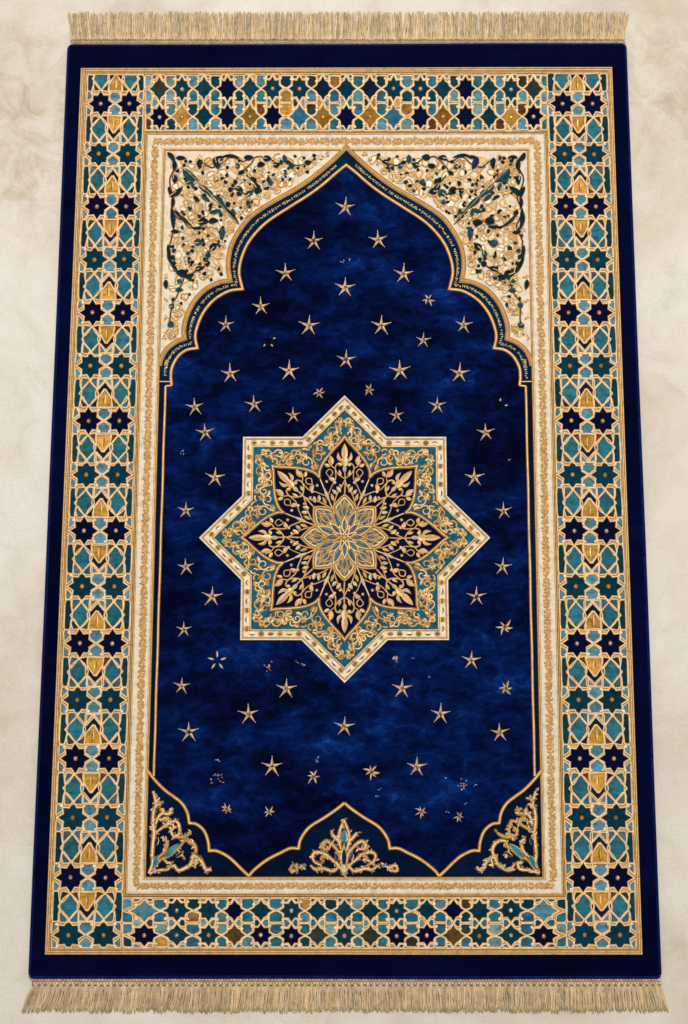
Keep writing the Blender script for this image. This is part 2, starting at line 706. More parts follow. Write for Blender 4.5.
# pieces of a quarter cell: u from the star's axis towards the band's middle axis (92), v from navy row to teal row (304)
INNER = [
    ([(92, 10), (58, 36), (58, 72), (92, 72)], 'hex'),
    ([(92, 77), (52, 77), (54, 104), (64, 132), (92, 170)], 'gold'),
    ([(8, 84), (46, 77), (48, 104), (46, 132), (28, 112)], 'brown'),
    ([(92, 176), (64, 138), (48, 132), (46, 164), (70, 194), (92, 220)], 'chev'),
    ([(40, 180), (48, 186), (48, 231), (10, 231), (10, 214)], 'tri'),
    ([(52, 178), (52, 231), (92, 231), (92, 222)], 'tri2'),
    ([(92, 294), (58, 268), (58, 234), (92, 234)], 'hex'),
]
OUTER = [
    ([(-92, 10), (-58, 36), (-58, 72), (-92, 72)], 'hex'),
    ([(-8, 84), (-42, 78), (-50, 108), (-40, 128), (-26, 110)], 'brown2'),
    ([(-92, 78), (-60, 78), (-56, 112), (-50, 140), (-62, 152), (-50, 166), (-56, 190), (-58, 230), (-92, 230)], 'strip'),
    ([(-40, 182), (-48, 192), (-46, 231), (-10, 231), (-10, 214)], 'tri3'),
    ([(-92, 294), (-58, 268), (-58, 234), (-92, 234)], 'hex'),
]
KITEP = [(0, 86), (32, 114), (49, 144), (42, 174), (0, 219), (-42, 174), (-49, 144), (-32, 114)]
PAL = {'hex': LBLUE, 'gold': AMBER, 'brown': BROWN, 'chev': CHEV, 'tri': TRI, 'tri2': KITE, 'brown2': OLIVE, 'strip': DTEAL, 'tri3': lin((70, 96, 100))}


GROW = {'hex': 1.2, 'gold': 1.18, 'brown': 1.3, 'chev': 1.18, 'tri': 1.3, 'tri2': 1.35, 'brown2': 1.3, 'strip': 1.06, 'tri3': 1.3}


def merge_axis(half, w=92):
    """mirror a half piece that touches the axis into one whole piece"""
    return half + [(2 * w - u, v) for u, v in reversed(half) if abs(u - w) > 1e-6]


def band_cells(tr, navy_v, teal_v, vmax=400, clips=()):
    """tr(star, u, v): star 0 or 1; maps cell units to the picture"""
    def ok(p):
        return min(q[1] for q in p) < vmax
    for star in (0, 1):
        for p, k in OUTER:
            if ok(p):
                c = PAL[k]
                if k == 'brown2' and rnd.random() < .4:
                    c = TRI
                piece([tr(star, u, v) for u, v in p], c, clips=clips, grow=GROW[k] if k != 'hex' else 1.0)
        piece([tr(star, u, v) for u, v in KITEP], KITE, va=.22, clips=clips, grow=1.08) if vmax > 86 else None
        for p, k in INNER:
            if k in ('brown', 'tri') and ok(p):
                c = PAL[k]
                if k == 'brown' and rnd.random() < .3:
                    c = CHEV
                piece([tr(star, u, v) for u, v in p], c, clips=clips, grow=GROW[k])
    for p, k in INNER:
        if k in ('brown', 'tri') or not ok(p):
            continue
        if k == 'tri2':
            for star in (0, 1):
                piece([tr(star, u, v) for u, v in p], LBLUE, clips=clips, grow=1.3)
            continue
        q = merge_axis(p)
        piece([tr(0, u, v) for u, v in q], PAL[k], clips=clips, grow=GROW[k])
        if k == 'gold':
            a, b = tr(0, 92, 90), tr(0, 92, 150)
            tiles.leaf(a, b, 2.6, ZM + .0005, vary(GOLD_L, .2), vary(GOLD_D, .2), .0003)


ROWS = [104, 154.4, 206.7, 259.9, 313, 366, 421, 475, 530.9, 586.7, 643.5, 700, 758.5, 817.7, 877.6, 935]




CLIP_TILE = [(Q_TILE[0], Q_TILE[1]), (Q_TILE[1], Q_TILE[2]), (Q_TILE[2], Q_TILE[3]), (Q_TILE[3], Q_TILE[0])]
BANDS = [((100.9, 68.6), (129.3, 103.6)), ((562.8, 584.6), (592.4, 619.8))]
for bi, (s0, s1) in enumerate(BANDS):
    def xs(star, y, s0=s0, s1=s1):
        q = (s0, s1)[star]
        return lerp(q[0], q[1], (y - 104) / 831.0)

    def mk(y0, gap, xs=xs):
        def tr(star, u, v):
            y = y0 + v / 304.0 * gap
            hs = (xs(1, y) - xs(0, y)) / 2
            sg = 1 if star == 0 else -1
            return (xs(star, y) + sg * u / 92.0 * hs, y)
        return tr
    for i in range(len(ROWS) - 1):
        a, b = ROWS[i], ROWS[i + 1]
        if i % 2 == 0:
            band_cells(mk(a, b - a), a, b)
        else:
            band_cells(mk(b, a - b), b, a)
    band_cells(mk(ROWS[0], -50), 0, 0, vmax=150, clips=CLIP_TILE)
    band_cells(mk(ROWS[-1] - 304 / 304 * -60, -60), 0, 0, vmax=999, clips=CLIP_TILE) if False else None
    # below the last (teal) row only the half hexagons show
    tl = mk(ROWS[-1] + 58, -58)
    for star in (0, 1):
        for p in (OUTER[4][0],):
            piece([tl(star, u, v) for u, v in p], LBLUE, clips=CLIP_TILE)
    piece([tl(0, u, v) for u, v in merge_axis(INNER[6][0])], LBLUE, clips=CLIP_TILE)
    for i, y in enumerate(ROWS):
        hs = (xs(1, y) - xs(0, y)) / 2
        g = (ROWS[min(i + 1, 15)] - ROWS[max(i - 1, 0)]) / (2 if 0 < i < 15 else 1) / 304
        for star in (0, 1):
            if i % 2 == 0:
                star8((xs(star, y), y), hs / 92, g * .97, NAVY, bead=lin((214, 178, 150)), clips=CLIP_TILE)
            else:
                star8((xs(star, y), y), hs / 92, g * .97, TEALSTAR, bead=lin((206, 132, 54)), clips=CLIP_TILE)


# end bands: two rows of stars, tip to tip, with pentagons in every cell between four of them
PALE = lin((150, 190, 190))
BRASS = lin((224, 176, 80))
ORNG = lin((206, 112, 44))
PENT = [(.5, .03), (.30, .15), (.29, .455), (.71, .455), (.70, .15)]
SIDEP = [(.04, .5), (.14, .35), (.25, .37), (.25, .63), (.14, .65)]


def end_band(x0, x1, y0, y1, cols, seed):
    r = random.Random(seed)
    ym = (y0 + y1) / 2
    cx = ax(ym)
    h = (y1 - y0) / 2
    rows = (y0 + h / 2, y1 - h / 2)
    full = []
    for x, up, lo in cols:
        full.append((x, up, lo))
        if abs(x - cx) > 4:
            full.append((2 * cx - x, up, lo))
    full.sort(key=lambda q: q[0])
    rect = [((x0, y0), (x1, y0)), ((x1, y0), (x1, y1)), ((x1, y1), (x0, y1)), ((x0, y1), (x0, y0))]
    xs_ = [2 * x0 - full[0][0]] + [q[0] for q in full] + [2 * x1 - full[-1][0]]
    ys_ = [rows[0] - h, rows[0], rows[1], rows[1] + h]
    pool = [LBLUE, LBLUE, TRI, TRI, KITE, KITE, DTEAL, lin((112, 146, 148))]
    odd = [BROWN, AMBER, DTEAL, OLIVE, lin((150, 108, 56))]
    for i in range(len(xs_) - 1):
        for j in range(3):
            def tr(u, v, i=i, j=j):
                return (lerp(xs_[i], xs_[i + 1], u), lerp(ys_[j], ys_[j + 1], v))
            warm = r.random() < .34
            for k, (shape, fl) in enumerate(((PENT, 0), (PENT, 1), (SIDEP, 0), (SIDEP, 1))):
                p = shape
                if fl:
                    p = [(u, 1 - v) for u, v in p] if k < 2 else [(1 - u, v) for u, v in p]
                c = r.choice(odd) if (warm and r.random() < .5) else r.choice(pool)
                piece([tr(u, v) for u, v in p], c, 1.8, .22, clips=rect, grow=1.1)
    for (x, up, lo), gl, gr_ in zip(full, xs_[:-2], xs_[2:]):
        g = min(x - gl, gr_ - x)
        for (c, kind, bead), y in ((up, rows[0]), (lo, rows[1])):
            yy = y + r.uniform(-.5, .5)
            if kind == 8:
                star8((x, yy), g / 2 / 88, h / 2 / 88, c, R=89, Rd=80, Ri=59, bead=bead, clips=rect, w=2.0)
            else:
                star8((x, yy), g / 2 / 88, h / 2 / 88, c, R=86, Rd=58, Ri=56, bead=bead, clips=rect, w=2.0)


DTL = DTEAL
top_cols = [(346.3, (TEALSTAR, 4, False), (NAVY, 8, False)), (323, (CHEV, 4, False), (lin((140, 98, 40)), 4, BRASS)), (299.5, (TEALSTAR, 8, PALE), (TRI, 4, False)),
            (272.5, (TEALSTAR, 8, PALE), (NAVY, 8, False)), (250, (DTL, 4, False), (lin((122, 88, 38)), 4, BRASS)), (227.5, (NAVY, 8, False), (NAVY2, 8, False)),
            (204, (DTL, 4, False), (TEALSTAR, 4, False)), (182, (TEALSTAR, 8, PALE), (lin((170, 124, 54)), 4, GOLD_L)), (159.5, (OLIVE, 4, False), (NAVY, 8, lin((220, 200, 190))))]
end_band(145.5, 547, 75.2, 131, top_cols, 11)
bot_cols = [(344.4, (DTL, 4, False), (TEALSTAR, 8, ORNG)), (317.5, (TEALSTAR, 4, False), (OLIVE, 4, False)), (291.5, (TEALSTAR, 8, PALE), (NAVY, 8, PALE)),
            (261, (TEALSTAR, 4, False), (NAVY, 8, lin((210, 200, 160)))), (234.5, (NAVY, 4, False), (lin((84, 62, 34)), 4, False)), (208.6, (TEALSTAR, 8, False), (TEALSTAR, 8, ORNG)),
            (177, (TEALSTAR, 8, lin((220, 220, 210))), (DTL, 4, PALE)), (144.5, (LBLUE, 4, False), (NAVY, 8, lin((222, 176, 110))))]
end_band(122.5, 566.5, 898.2, 947.8, bot_cols, 5)

mb = MB()
for i in range(4):
    j = (i + 1) % 4
    mb.poly([Q_OUT[i], Q_OUT[j], Q_CREAM[j], Q_CREAM[i]], ZT + .00015, lin((220, 174, 112)))
mosaic = mb.build('mosaic_border', M_STRAP, rug)
tiles.build('mosaic_piece', M_MOSAIC, mosaic)['kind'] = 'stuff'
straps.build('strapwork', M_STRAP, mosaic)

# ------------------------------------------------------------------ cream guard band
ZC = ZT + .0004
gb = MB()
gb.poly(quad_path(Q_CREAM, 1), ZC, CREAM)
guard = gb.build('cream_panel', M_CREAM, rug)
quad_cords('inner_line', qmix(Q_LINE, Q_CREAM, .09), qmix(Q_LINE, Q_CREAM, -.09), [(.25, 1.7, GOLD_L, GOLD_D), (.72, 1.9, GOLD, GOLD_D)], None, ZC + .0002)

vine = MB()
vr = random.Random(21)


def scroll(path, width=7.0, step=5.2):
    pts = along(path, step)
    ctr = []
    for i, (x, y, a) in enumerate(pts):
        o = (1 if i % 2 else -1) * width * .13
        ctr.append((x - math.sin(a) * o, y + math.cos(a) * o))
    vine.cord(smooth(ctr, 4), 1.5, ZC + .0002, .0004, vary(VG, .08), VGD)
    for i, (x, y, a) in enumerate(pts):
        if i % 2 == 0:                       # floret
            n_ = 6
            x, y = x + vr.uniform(-.4, .4), y + vr.uniform(-.4, .4)
            for k in range(n_):
                an = a + k * 2 * PI / n_ + vr.uniform(-.25, .25)
                L = width * vr.uniform(.38, .52)
                vine.leaf((x + math.cos(an) * .5, y + math.sin(an) * .5), (x + math.cos(an) * L, y + math.sin(an) * L), vr.uniform(2.3, 3.3), ZC + .0003, vary(VG, .16, vr), vary(VGD, .16, vr), .0004, vr.uniform(-.2, .2), n=5)
            vine.blob((x, y), 1.0, ZC + .0006, vary(lin((224, 190, 132)), .1, vr), .0004, n=6)
        else:                                # pairs of leaves crossing the stem
            for sd in (1, -1):
                for an0, L in ((.75, .62), (2.3, .5)):
                    an = a + sd * (an0 + vr.uniform(-.3, .3))
                    L *= width * vr.uniform(.8, 1.1)
                    vine.leaf((x, y), (x + math.cos(an) * L, y + math.sin(an) * L), vr.uniform(2.1, 3.0), ZC + .0003, vary(VG, .16, vr), vary(VGD, .16, vr), .0004, sd * vr.uniform(.05, .3), n=5)


VG, VGD = lin((206, 160, 94)), lin((184, 136, 74))
QV = qmix(Q_CREAM, Q_LINE, .46)
QV[2] = (553.2, 886)
QV[3] = (136.3, 886)
for i in range(4):
    a, b = QV[i], QV[(i + 1) % 4]
    a2 = (a[0] + (b[0] - a[0]) * .004, a[1] + (b[1] - a[1]) * .004)
    b2 = (b[0] + (a[0] - b[0]) * .01, b[1] + (a[1] - b[1]) * .01)
    scroll([a2, b2], 9.0 if i != 2 else 8.2)
vine.build('vine_scroll', M_GOLD, guard)

# ------------------------------------------------------------------ arch
IN_L = [[(346.3, 165.4), (337, 172.7), (322.7, 185), (308, 195.8), (289.5, 207.5), (266, 223.2), (250, 240.5), (242, 257), (239.2, 273), (242.6, 289.4)],
        [(242.6, 289.4), (228.8, 291.5), (214, 300.3), (203, 313.6), (196.8, 328.5), (195.4, 338.5), (197.4, 348.4)],
        [(197.4, 348.4), (186.6, 350.4), (178, 357), (172.2, 367.5), (171, 377), (171.8, 385.8)]]
OUT_L = [[(346.3, 147.3), (337, 156.7), (322.7, 169.5), (308, 181), (293.6, 190.4), (279, 198.5), (264.5, 207), (250, 217.4), (239.5, 230.5), (231.8, 244.5), (228.6, 258), (228.3, 269), (230.2, 281)],
         [(230.2, 281), (219.4, 282.6), (205.3, 289.8), (193.4, 302.6), (186.2, 318), (183.8, 330), (184.5, 338.8)],
         [(184.5, 338.8), (175.6, 342.3), (166.8, 349.3), (161.2, 359), (159.6, 366)]]
inL, outL = segs(IN_L), segs(OUT_L)
inR, outR = mir(inL), mir(outL)
THIN_L = [(165.6, 386.5), (153.9, 776)]
THIN_R = [(525.6, 386.5), (534.6, 776)]

# dark ground inside the cream panel: arch band, side slips and the corners below the ogee
gd = MB()
lineL = lambda y: lerp(Q_LINE[0][0], Q_LINE[3][0], (y - 149.7) / 728.6) + 1
lineR = lambda y: lerp(Q_LINE[1][0], Q_LINE[2][0], (y - 149.5) / 728.8) - 1
poly = outL[::-1] + outR[1:] + [(lineR(380), 380), (lineR(877), 877.5), (lineL(877), 877.5), (lineL(380), 380)]
gd.poly(poly, ZC + .0003, NAVY)
ground = gd.build('dark_ground', M_GROUND, rug)

OG_L = [[(147.2, 770), (154.5, 779.4), (161.8, 787.2), (167.6, 792.3), (173.4, 796.4), (182, 803.4), (187.4, 812.6), (189.4, 823)],
        [(189.4, 823), (196.7, 824.3), (204, 830.6), (208, 840.5), (209.3, 850.7)],
        [(209.3, 850.7), (217, 851), (227.2, 856), (234.5, 862), (242, 869.5), (249, 876)]]
OG_C = [[(249, 876), (254.7, 869.4), (267.5, 859.6), (281, 852.6), (290, 848.4), (298.6, 848.4)],
        [(298.6, 848.4), (300.8, 839), (309.2, 827.4), (324.5, 817.6), (337, 809), (344.3, 803)]]
ogL, ogC = segs(OG_L), segs(OG_C)
ogee = ogL + ogC[1:]
ogee_full = ogee + mir(ogee)[::-1][1:]
fd = MB()
fpoly = inL[::-1] + inR[1:] + [THIN_R[0], THIN_R[1]] + [p for p in ogee_full[::-1] if 154.5 < p[0] < 534] + [THIN_L[1], THIN_L[0]]
fd.poly(fpoly, ZC + .0006, NAVY)
field = fd.build('velvet_field', M_FIELD, rug)

M_ARCH = velvet_mat('teal navy band', [(0.36, lin((3, 18, 40))), (0.58, lin((6, 34, 58))), (0.8, lin((14, 54, 78)))], 12.0, 0.01)
ab = MB()
ab.poly(outL[::-1] + outR[1:] + [(lineR(382), 366), (lineR(382), 382)] + inR[::-1] + inL[1:] + [(lineL(382), 382), (lineL(382), 366)], ZC + .00042, NAVY)
ab.build('arch_band', M_ARCH, rug)
ac = MB()
full_in = inL[::-1] + inR[1:]
full_out = outL[::-1] + outR[1:]
ac.cord(full_out, 4.8, ZC + .0006, .0005, lin((192, 142, 72)), lin((170, 118, 56)))
ac.cord([(x, y) for x, y in full_out], 1.2, ZC + .0011, .0002, lin((206, 160, 88)), lin((176, 126, 60)))
ac.cord(full_in, 3.1, ZC + .0008, .0008, lin((232, 186, 116)), lin((176, 120, 56)))
arch = ac.build('arch_cord', M_GOLD, rug)
for T, s in ((THIN_L, 1), (THIN_R, -1)):
    tb = MB()
    tb.cord([T[0]] + [(lerp(T[0][0], T[1][0], k / 30) + .15 * math.sin(k), lerp(T[0][1], T[1][1], k / 30)) for k in range(1, 30)] + [T[1]], 2.6, ZC + .0008, .0008, lin((236, 190, 118)), lin((176, 122, 58)))
    e = inL[-1] if s == 1 else inR[-1]
    tb.cord([T[0], e], 2.4, ZC + .0008, .0007, GOLD_L, GOLD_D)
    tb.cord([(T[0][0] - 6 * s, 381.8), (e[0], 382)], 1.5, ZC + .0007, .0006, GOLD_L, GOLD_D)
    tb.build('side_cord', M_GOLD, rug)

# small gold lettering-like marks along the arch band
sr = random.Random(4)


def resample(path, n):
    d = [0]
    for i in range(1, len(path)):
        d.append(d[-1] + math.hypot(path[i][0] - path[i - 1][0], path[i][1] - path[i - 1][1]))
    out, j = [], 0
    for k in range(n):
        t = d[-1] * k / (n - 1)
        while j < len(d) - 2 and d[j + 1] < t:
            j += 1
        f = (t - d[j]) / max(1e-9, d[j + 1] - d[j])
        out.append((lerp(path[j][0], path[j + 1][0], f), lerp(path[j][1], path[j + 1][1], f)))
    return out


for side in (0, 1):
    sc = MB()
    mid = []
    for a, b in zip(IN_L, OUT_L):
        A, B = resample(smooth(a, 6), 40), resample(smooth(b, 6), 40)
        A = [(lerp(p[0], q[0], .47), lerp(p[1], q[1], .47)) for p, q in zip(A, B)]
        mid += A[3:] if not mid else A[2:]
    mid[-6:] = [(166.5, 360), (165.5, 365), (165.3, 369), (165.3, 373), (165.3, 376), (165.3, 378)]
    if side:
        mid = mir(mid)
    gap = 0
    for (x, y, a) in along(mid, 2.1):
        if gap > 0:
            gap -= 1
            continue
        if sr.random() < .07:
            gap = 1
        c = vary(sr.choice([lin((206, 182, 134)), lin((186, 160, 110)), lin((160, 148, 116))]), .18, sr)
        nx, ny = -math.sin(a), math.cos(a)
        k = sr.random()
        hgt = sr.uniform(.9, 1.5)
        if k < .5:
            l = sr.uniform(-.6, .6)
            sc.cord([(x + nx * hgt, y + ny * hgt), (x + math.cos(a) * l, y + math.sin(a) * l), (x - nx * hgt + math.cos(a) * .5, y - ny * hgt + math.sin(a) * .5)], 1.0, ZC + .0005, .0003, c)
        elif k < .72:
            sc.cord([(x + math.cos(a + t) * 1.0, y + math.sin(a + t) * 1.2) for t in (0, 1.2, 2.4, 3.6, 4.6)], .8, ZC + .0005, .0003, c)
        else:
            sc.blob((x + nx * sr.uniform(-.8, .8), y + ny * sr.uniform(-.8, .8)), .9, ZC + .0005, c, .0003, n=6)
    sc.build('script_band', M_GOLD, rug)

og = MB()
for pts in (ogL, ogC):
    for q in (pts, mir(pts)):
        og.cord(q, 3.3, ZC + .0008, .0009, lin((232, 188, 112)), lin((170, 114, 46)))
og.build('ogee_cord', M_GOLD, rug)

# ------------------------------------------------------------------ spandrels
C1 = lambda x, y: (160 + x / 6.88, 140 + y / 6.88)
C2 = lambda x, y: (160 + x / 6.4, 230 + y / 6.4)
C3 = lambda x, y: (250 + x / 6.88, 140 + y / 6.88)
LEAVES = []      # (p0, p1, width px, colour)
def L1(f, s, items):
    for (x0, y0, x1, y1, w, c) in items:
        LEAVES.append((f(x0, y0), f(x1, y1), w / s, c))


Dk, Tl, Ol = DLEAF, TLEAF, OLIVE
L1(C1, 6.88, [(52, 88, 105, 150, 30, Dk), (110, 128, 180, 128, 30, Dk), (95, 140, 98, 220, 30, Dk), (92, 240, 100, 305, 32, Dk), (160, 198, 270, 285, 52, Tl),
    (265, 310, 355, 385, 34, Tl), (330, 345, 370, 405, 30, Tl), (350, 385, 455, 485, 38, Tl), (440, 462, 545, 585, 22, Dk), (175, 305, 245, 270, 34, Tl), (222, 295, 235, 340, 24, Tl),
    (65, 392, 158, 325, 36, Dk), (58, 325, 78, 395, 24, Dk), (88, 390, 80, 480, 22, Dk), (82, 470, 95, 620, 30, Dk), (100, 500, 225, 605, 20, Ol), (220, 605, 295, 603, 24, Dk), (262, 575, 335, 560, 52, Dk),
    (335, 568, 400, 555, 40, Dk), (340, 505, 415, 482, 30, Tl), (405, 478, 412, 535, 22, Tl), (230, 390, 275, 425, 24, Dk), (282, 382, 345, 430, 28, Tl), (338, 445, 355, 475, 22, Dk), (100, 488, 140, 512, 18, Dk),
    (155, 515, 178, 512, 18, Dk), (262, 530, 285, 528, 20, Dk), (432, 595, 425, 688, 30, Tl), (450, 445, 488, 445, 40, Dk), (495, 475, 518, 525, 24, Tl), (272, 130, 274, 205, 34, Dk), (375, 118, 402, 205, 40, lin((24, 52, 96))),
    (385, 122, 450, 118, 24, Dk), (430, 118, 550, 127, 22, Dk), (578, 125, 645, 123, 36, Dk), (518, 185, 552, 186, 40, Tl), (538, 240, 585, 210, 28, Dk), (198, 155, 222, 152, 22, Dk), (468, 345, 505, 345, 36, Dk),
    (520, 330, 570, 345, 34, Dk), (528, 362, 565, 382, 30, Dk), (512, 275, 518, 312, 26, Dk), (505, 360, 490, 400, 16, Dk), (625, 258, 660, 292, 26, Dk), (640, 300, 688, 362, 36, Dk), (590, 395, 645, 355, 36, Tl), (590, 440, 622, 440, 36, Tl),
    (418, 278, 442, 258, 20, Dk), (535, 150, 560, 148, 20, Dk), (180, 245, 182, 300, 20, Tl), (390, 390, 415, 380, 16, Dk)])
L1(C3, 6.88, [(88, 130, 148, 130, 42, Dk), (50, 182, 105, 170, 36, Dk), (158, 178, 205, 168, 40, Dk), (232, 105, 238, 165, 30, Tl), (245, 152, 282, 160, 26, Dk), (268, 190, 310, 178, 42, Tl), (375, 155, 425, 155, 34, Dk),
    (428, 110, 455, 108, 22, Dk), (360, 128, 382, 130, 18, Dk), (365, 185, 385, 185, 18, Dk), (25, 350, 85, 352, 46, Dk), (122, 300, 160, 290, 40, Tl), (15, 268, 45, 300, 26, Dk), (0, 375, 22, 365, 30, Tl), (230, 235, 260, 235, 14, Ol), (300, 112, 322, 118, 16, Dk), (438, 128, 452, 140, 14, Dk)])
L1(C2, 6.4, [(218, 90, 275, 78, 46, Tl), (325, 135, 368, 88, 42, Dk), (308, 135, 298, 195, 30, Tl), (285, 215, 322, 212, 38, Dk), (222, 258, 285, 242, 32, Dk), (50, 95, 62, 200, 22, Dk), (58, 185, 118, 275, 22, Dk), (105, 270, 180, 305, 46, Dk),
    (165, 310, 220, 285, 30, Dk), (75, 135, 105, 132, 28, lin((30, 60, 100))), (72, 165, 96, 190, 22, Dk), (84, 205, 100, 225, 20, Dk), (70, 12, 130, 15, 24, Dk), (396, -20, 398, 70, 28, Tl), (108, 328, 142, 330, 28, Tl), (38, 320, 42, 380, 26, Dk),
    (98, 390, 150, 388, 28, Tl), (60, 500, 92, 478, 34, Tl), (75, 445, 95, 450, 24, Dk), (50, 598, 88, 620, 40, Tl), (180, 318, 215, 322, 20, Ol)])

inner_edge = []
sp_poly = [(166.5, 152)] + [(338, 152)] + [(x, y) for x, y in outL if x < 336 and y < 352] + [(163.5, 352)]
for which in (0, 1):
    sp = MB()
    pl = sp_poly if which == 0 else mir(sp_poly)
    sp.poly(pl, ZC + .00012, vary(lin((228, 209, 180)), .02))
    spo = sp.build('spandrel', M_CREAM, rug)
    g, lf = MB(), MB()
    gr = random.Random(33 + which)
    T = (lambda q: q) if which == 0 else (lambda q: (2 * ax(q[1]) - q[0], q[1]))
    zb = ZC + .0004
    pal_g = [lin((206, 164, 98)), lin((216, 180, 122)), lin((188, 142, 80)), lin((226, 194, 144))]
    for (p0, p1, w, c) in LEAVES:
        if which:      # the right spandrel was woven from the same chart, a little differently
            dx, dy = gr.uniform(-1, 1), gr.uniform(-1, 1)
            p0, p1 = (p0[0] + dx, p0[1] + dy), (p1[0] + dx + gr.uniform(-1, 1), p1[1] + dy + gr.uniform(-1, 1))
        a, b = T(p0), T(p1)
        bend = gr.uniform(-.12, .12)
        ll = math.hypot(b[0] - a[0], b[1] - a[1])
        ex, ey = (b[0] - a[0]) / ll * .5, (b[1] - a[1]) / ll * .5
        g.leaf((a[0] - ex, a[1] - ey), (b[0] + ex, b[1] + ey), w * 1.12 + 1.4, zb, vary(gr.choice(pal_g), .12, gr), vary(GOLD_D, .2, gr), .0002, bend)
        lf.leaf(a, b, w * 1.12, zb + .0006, vary(c, .25, gr), vary(tuple(v * .8 for v in c), .25, gr), .0004, bend)
        if w > 4.5 and gr.random() < .55:
            lf.cord([a, ((a[0] + b[0]) / 2, (a[1] + b[1]) / 2)], .7, zb + .0013, .0002, vary(GOLD_L, .15, gr))
    # main stem, light midrib
    lf.cord([T(q) for q in smooth([C1(150, 185), C1(250, 280), C1(380, 410), C1(535, 578)], 5)], .9, zb + .0012, .0003, lin((206, 178, 120)), lin((110, 90, 50)))
    # scrolling gold stems: spirals seeded over the whole corner, kept off its rim
    ppoly = sp_poly
    cents = []
    tries = 0
    while len(cents) < 34 and tries < 9000:
        tries += 1
        q = (gr.uniform(166, 336), gr.uniform(153, 350))
        rr = gr.uniform(3.0, 7.6)
        if clear(q, ppoly, rr * .75 + 3.2) and all(math.hypot(q[0] - o[0], q[1] - o[1]) > (rr + o[2]) * .72 for o in cents):
            cents.append((q[0], q[1], rr))
    for (x, y, rr) in cents:
        a0 = gr.uniform(0, 2 * PI)
        sg = gr.choice((-1, 1))
        nT = gr.uniform(1.0, 1.5)
        pts = []
        for k in range(22):
            t = k / 21
            rad = rr * (1.08 - .8 * t)
            an = a0 + sg * nT * 2 * PI * t
            pts.append((x + math.cos(an) * rad, y + math.sin(an) * rad))
        c = vary(gr.choice(pal_g), .12, gr)
        g.cord([T(q) for q in pts], gr.uniform(1.5, 2.4), zb + .0001, .0004, c, vary(lin((166, 120, 62)), .25, gr), taper=lambda t: 1.1 - .5 * t)
        e = pts[-1]
        g.blob(T(e), gr.uniform(.9, 1.4), zb + .0002, vary(GOLD_L if gr.random() < .5 else GOLD, .1, gr), .0004)
        for k in range(gr.randint(3, 5)):
            i = gr.randint(0, 13)
            an = math.atan2(pts[i][1] - y, pts[i][0] - x) + gr.uniform(-.8, .8)
            Lh = gr.uniform(2.5, 5)
            tip = (pts[i][0] + math.cos(an) * Lh, pts[i][1] + math.sin(an) * Lh)
            if clear(tip, ppoly, 3):
                if k == 0 and gr.random() < .45:
                    lf.leaf(T(pts[i]), T(tip), gr.uniform(1.8, 3.2), zb + .0007, vary(gr.choice([DLEAF, DLEAF, TLEAF, OLIVE]), .25, gr), None, .0004, gr.uniform(-.2, .2), n=5)
                g.leaf(T(pts[i]), T(tip), gr.uniform(2.0, 3.4), zb + .0001, vary(gr.choice(pal_g), .15, gr), vary(GOLD_D, .2, gr), .0004, gr.uniform(-.2, .2), n=5)
    # cream leaves with gold rims, packed between the stems
    done, tries = [], 0
    while len(done) < 140 and tries < 9000:
        tries += 1
        q = (gr.uniform(167, 332), gr.uniform(154, 346))
        if not clear(q, ppoly, 7.5) or any(math.hypot(q[0] - o[0], q[1] - o[1]) < 6.7 for o in done):
            continue
        done.append(q)
        an = gr.uniform(0, 2 * PI)
        Lh, w = gr.uniform(5.5, 9.0), gr.uniform(4.6, 7.6)
        bd_ = gr.uniform(-.3, .3)
        lo, hi = [], []
        for k in range(9):
            t = k / 8
            off = bd_ * Lh * math.sin(PI * t)
            ww = w * .5 * math.sin(PI * t ** .8) ** .7 if 0 < t < 1 else 0
            bx, by = (t - .5) * 2 * Lh * .62, off
            for lst, sg in ((lo, 1), (hi, -1)):
                u_, v_ = bx, by + sg * ww
                lst.append((q[0] + u_ * math.cos(an) - v_ * math.sin(an), q[1] + u_ * math.sin(an) + v_ * math.cos(an)))
        loop = lo + hi[::-1][1:-1]
        g.poly([T(p) for p in loop], zb - .00015 + zj(.0001), vary(gr.choice([lin((240, 220, 188)), lin((240, 220, 188)), lin((226, 196, 146)), lin((212, 172, 110))]), .06, gr))
        g.cord([T(p) for p in loop], gr.uniform(1.1, 1.7), zb, .0003, vary(gr.choice(pal_g), .14, gr), vary(lin((186, 138, 78)), .25, gr), closed=True)
        if gr.random() < .42:
            g.cord([T(lo[1]), T(q), T(hi[6])], .9, zb + .0001, .0002, vary(pal_g[2], .15, gr))
        if gr.random() < .66:
            a2 = an + gr.uniform(-.8, .8)
            e = (q[0] + math.cos(a2) * Lh * gr.uniform(.6, 1.0), q[1] + math.sin(a2) * Lh * gr.uniform(.6, 1.0))
            e2 = (e[0] + math.cos(a2 + 1.2) * gr.uniform(2.5, 5.5), e[1] + math.sin(a2 + 1.2) * gr.uniform(2.5, 5.5))
            if clear(e, ppoly, 4) and clear(e2, ppoly, 4):
                lf.leaf(T(e), T(e2), gr.uniform(2.6, 4.4), zb + .0006, vary(gr.choice([DLEAF, DLEAF, DLEAF, TLEAF, OLIVE]), .3, gr), vary(DLEAF, .2, gr), .0004, gr.uniform(-.25, .25), n=6)
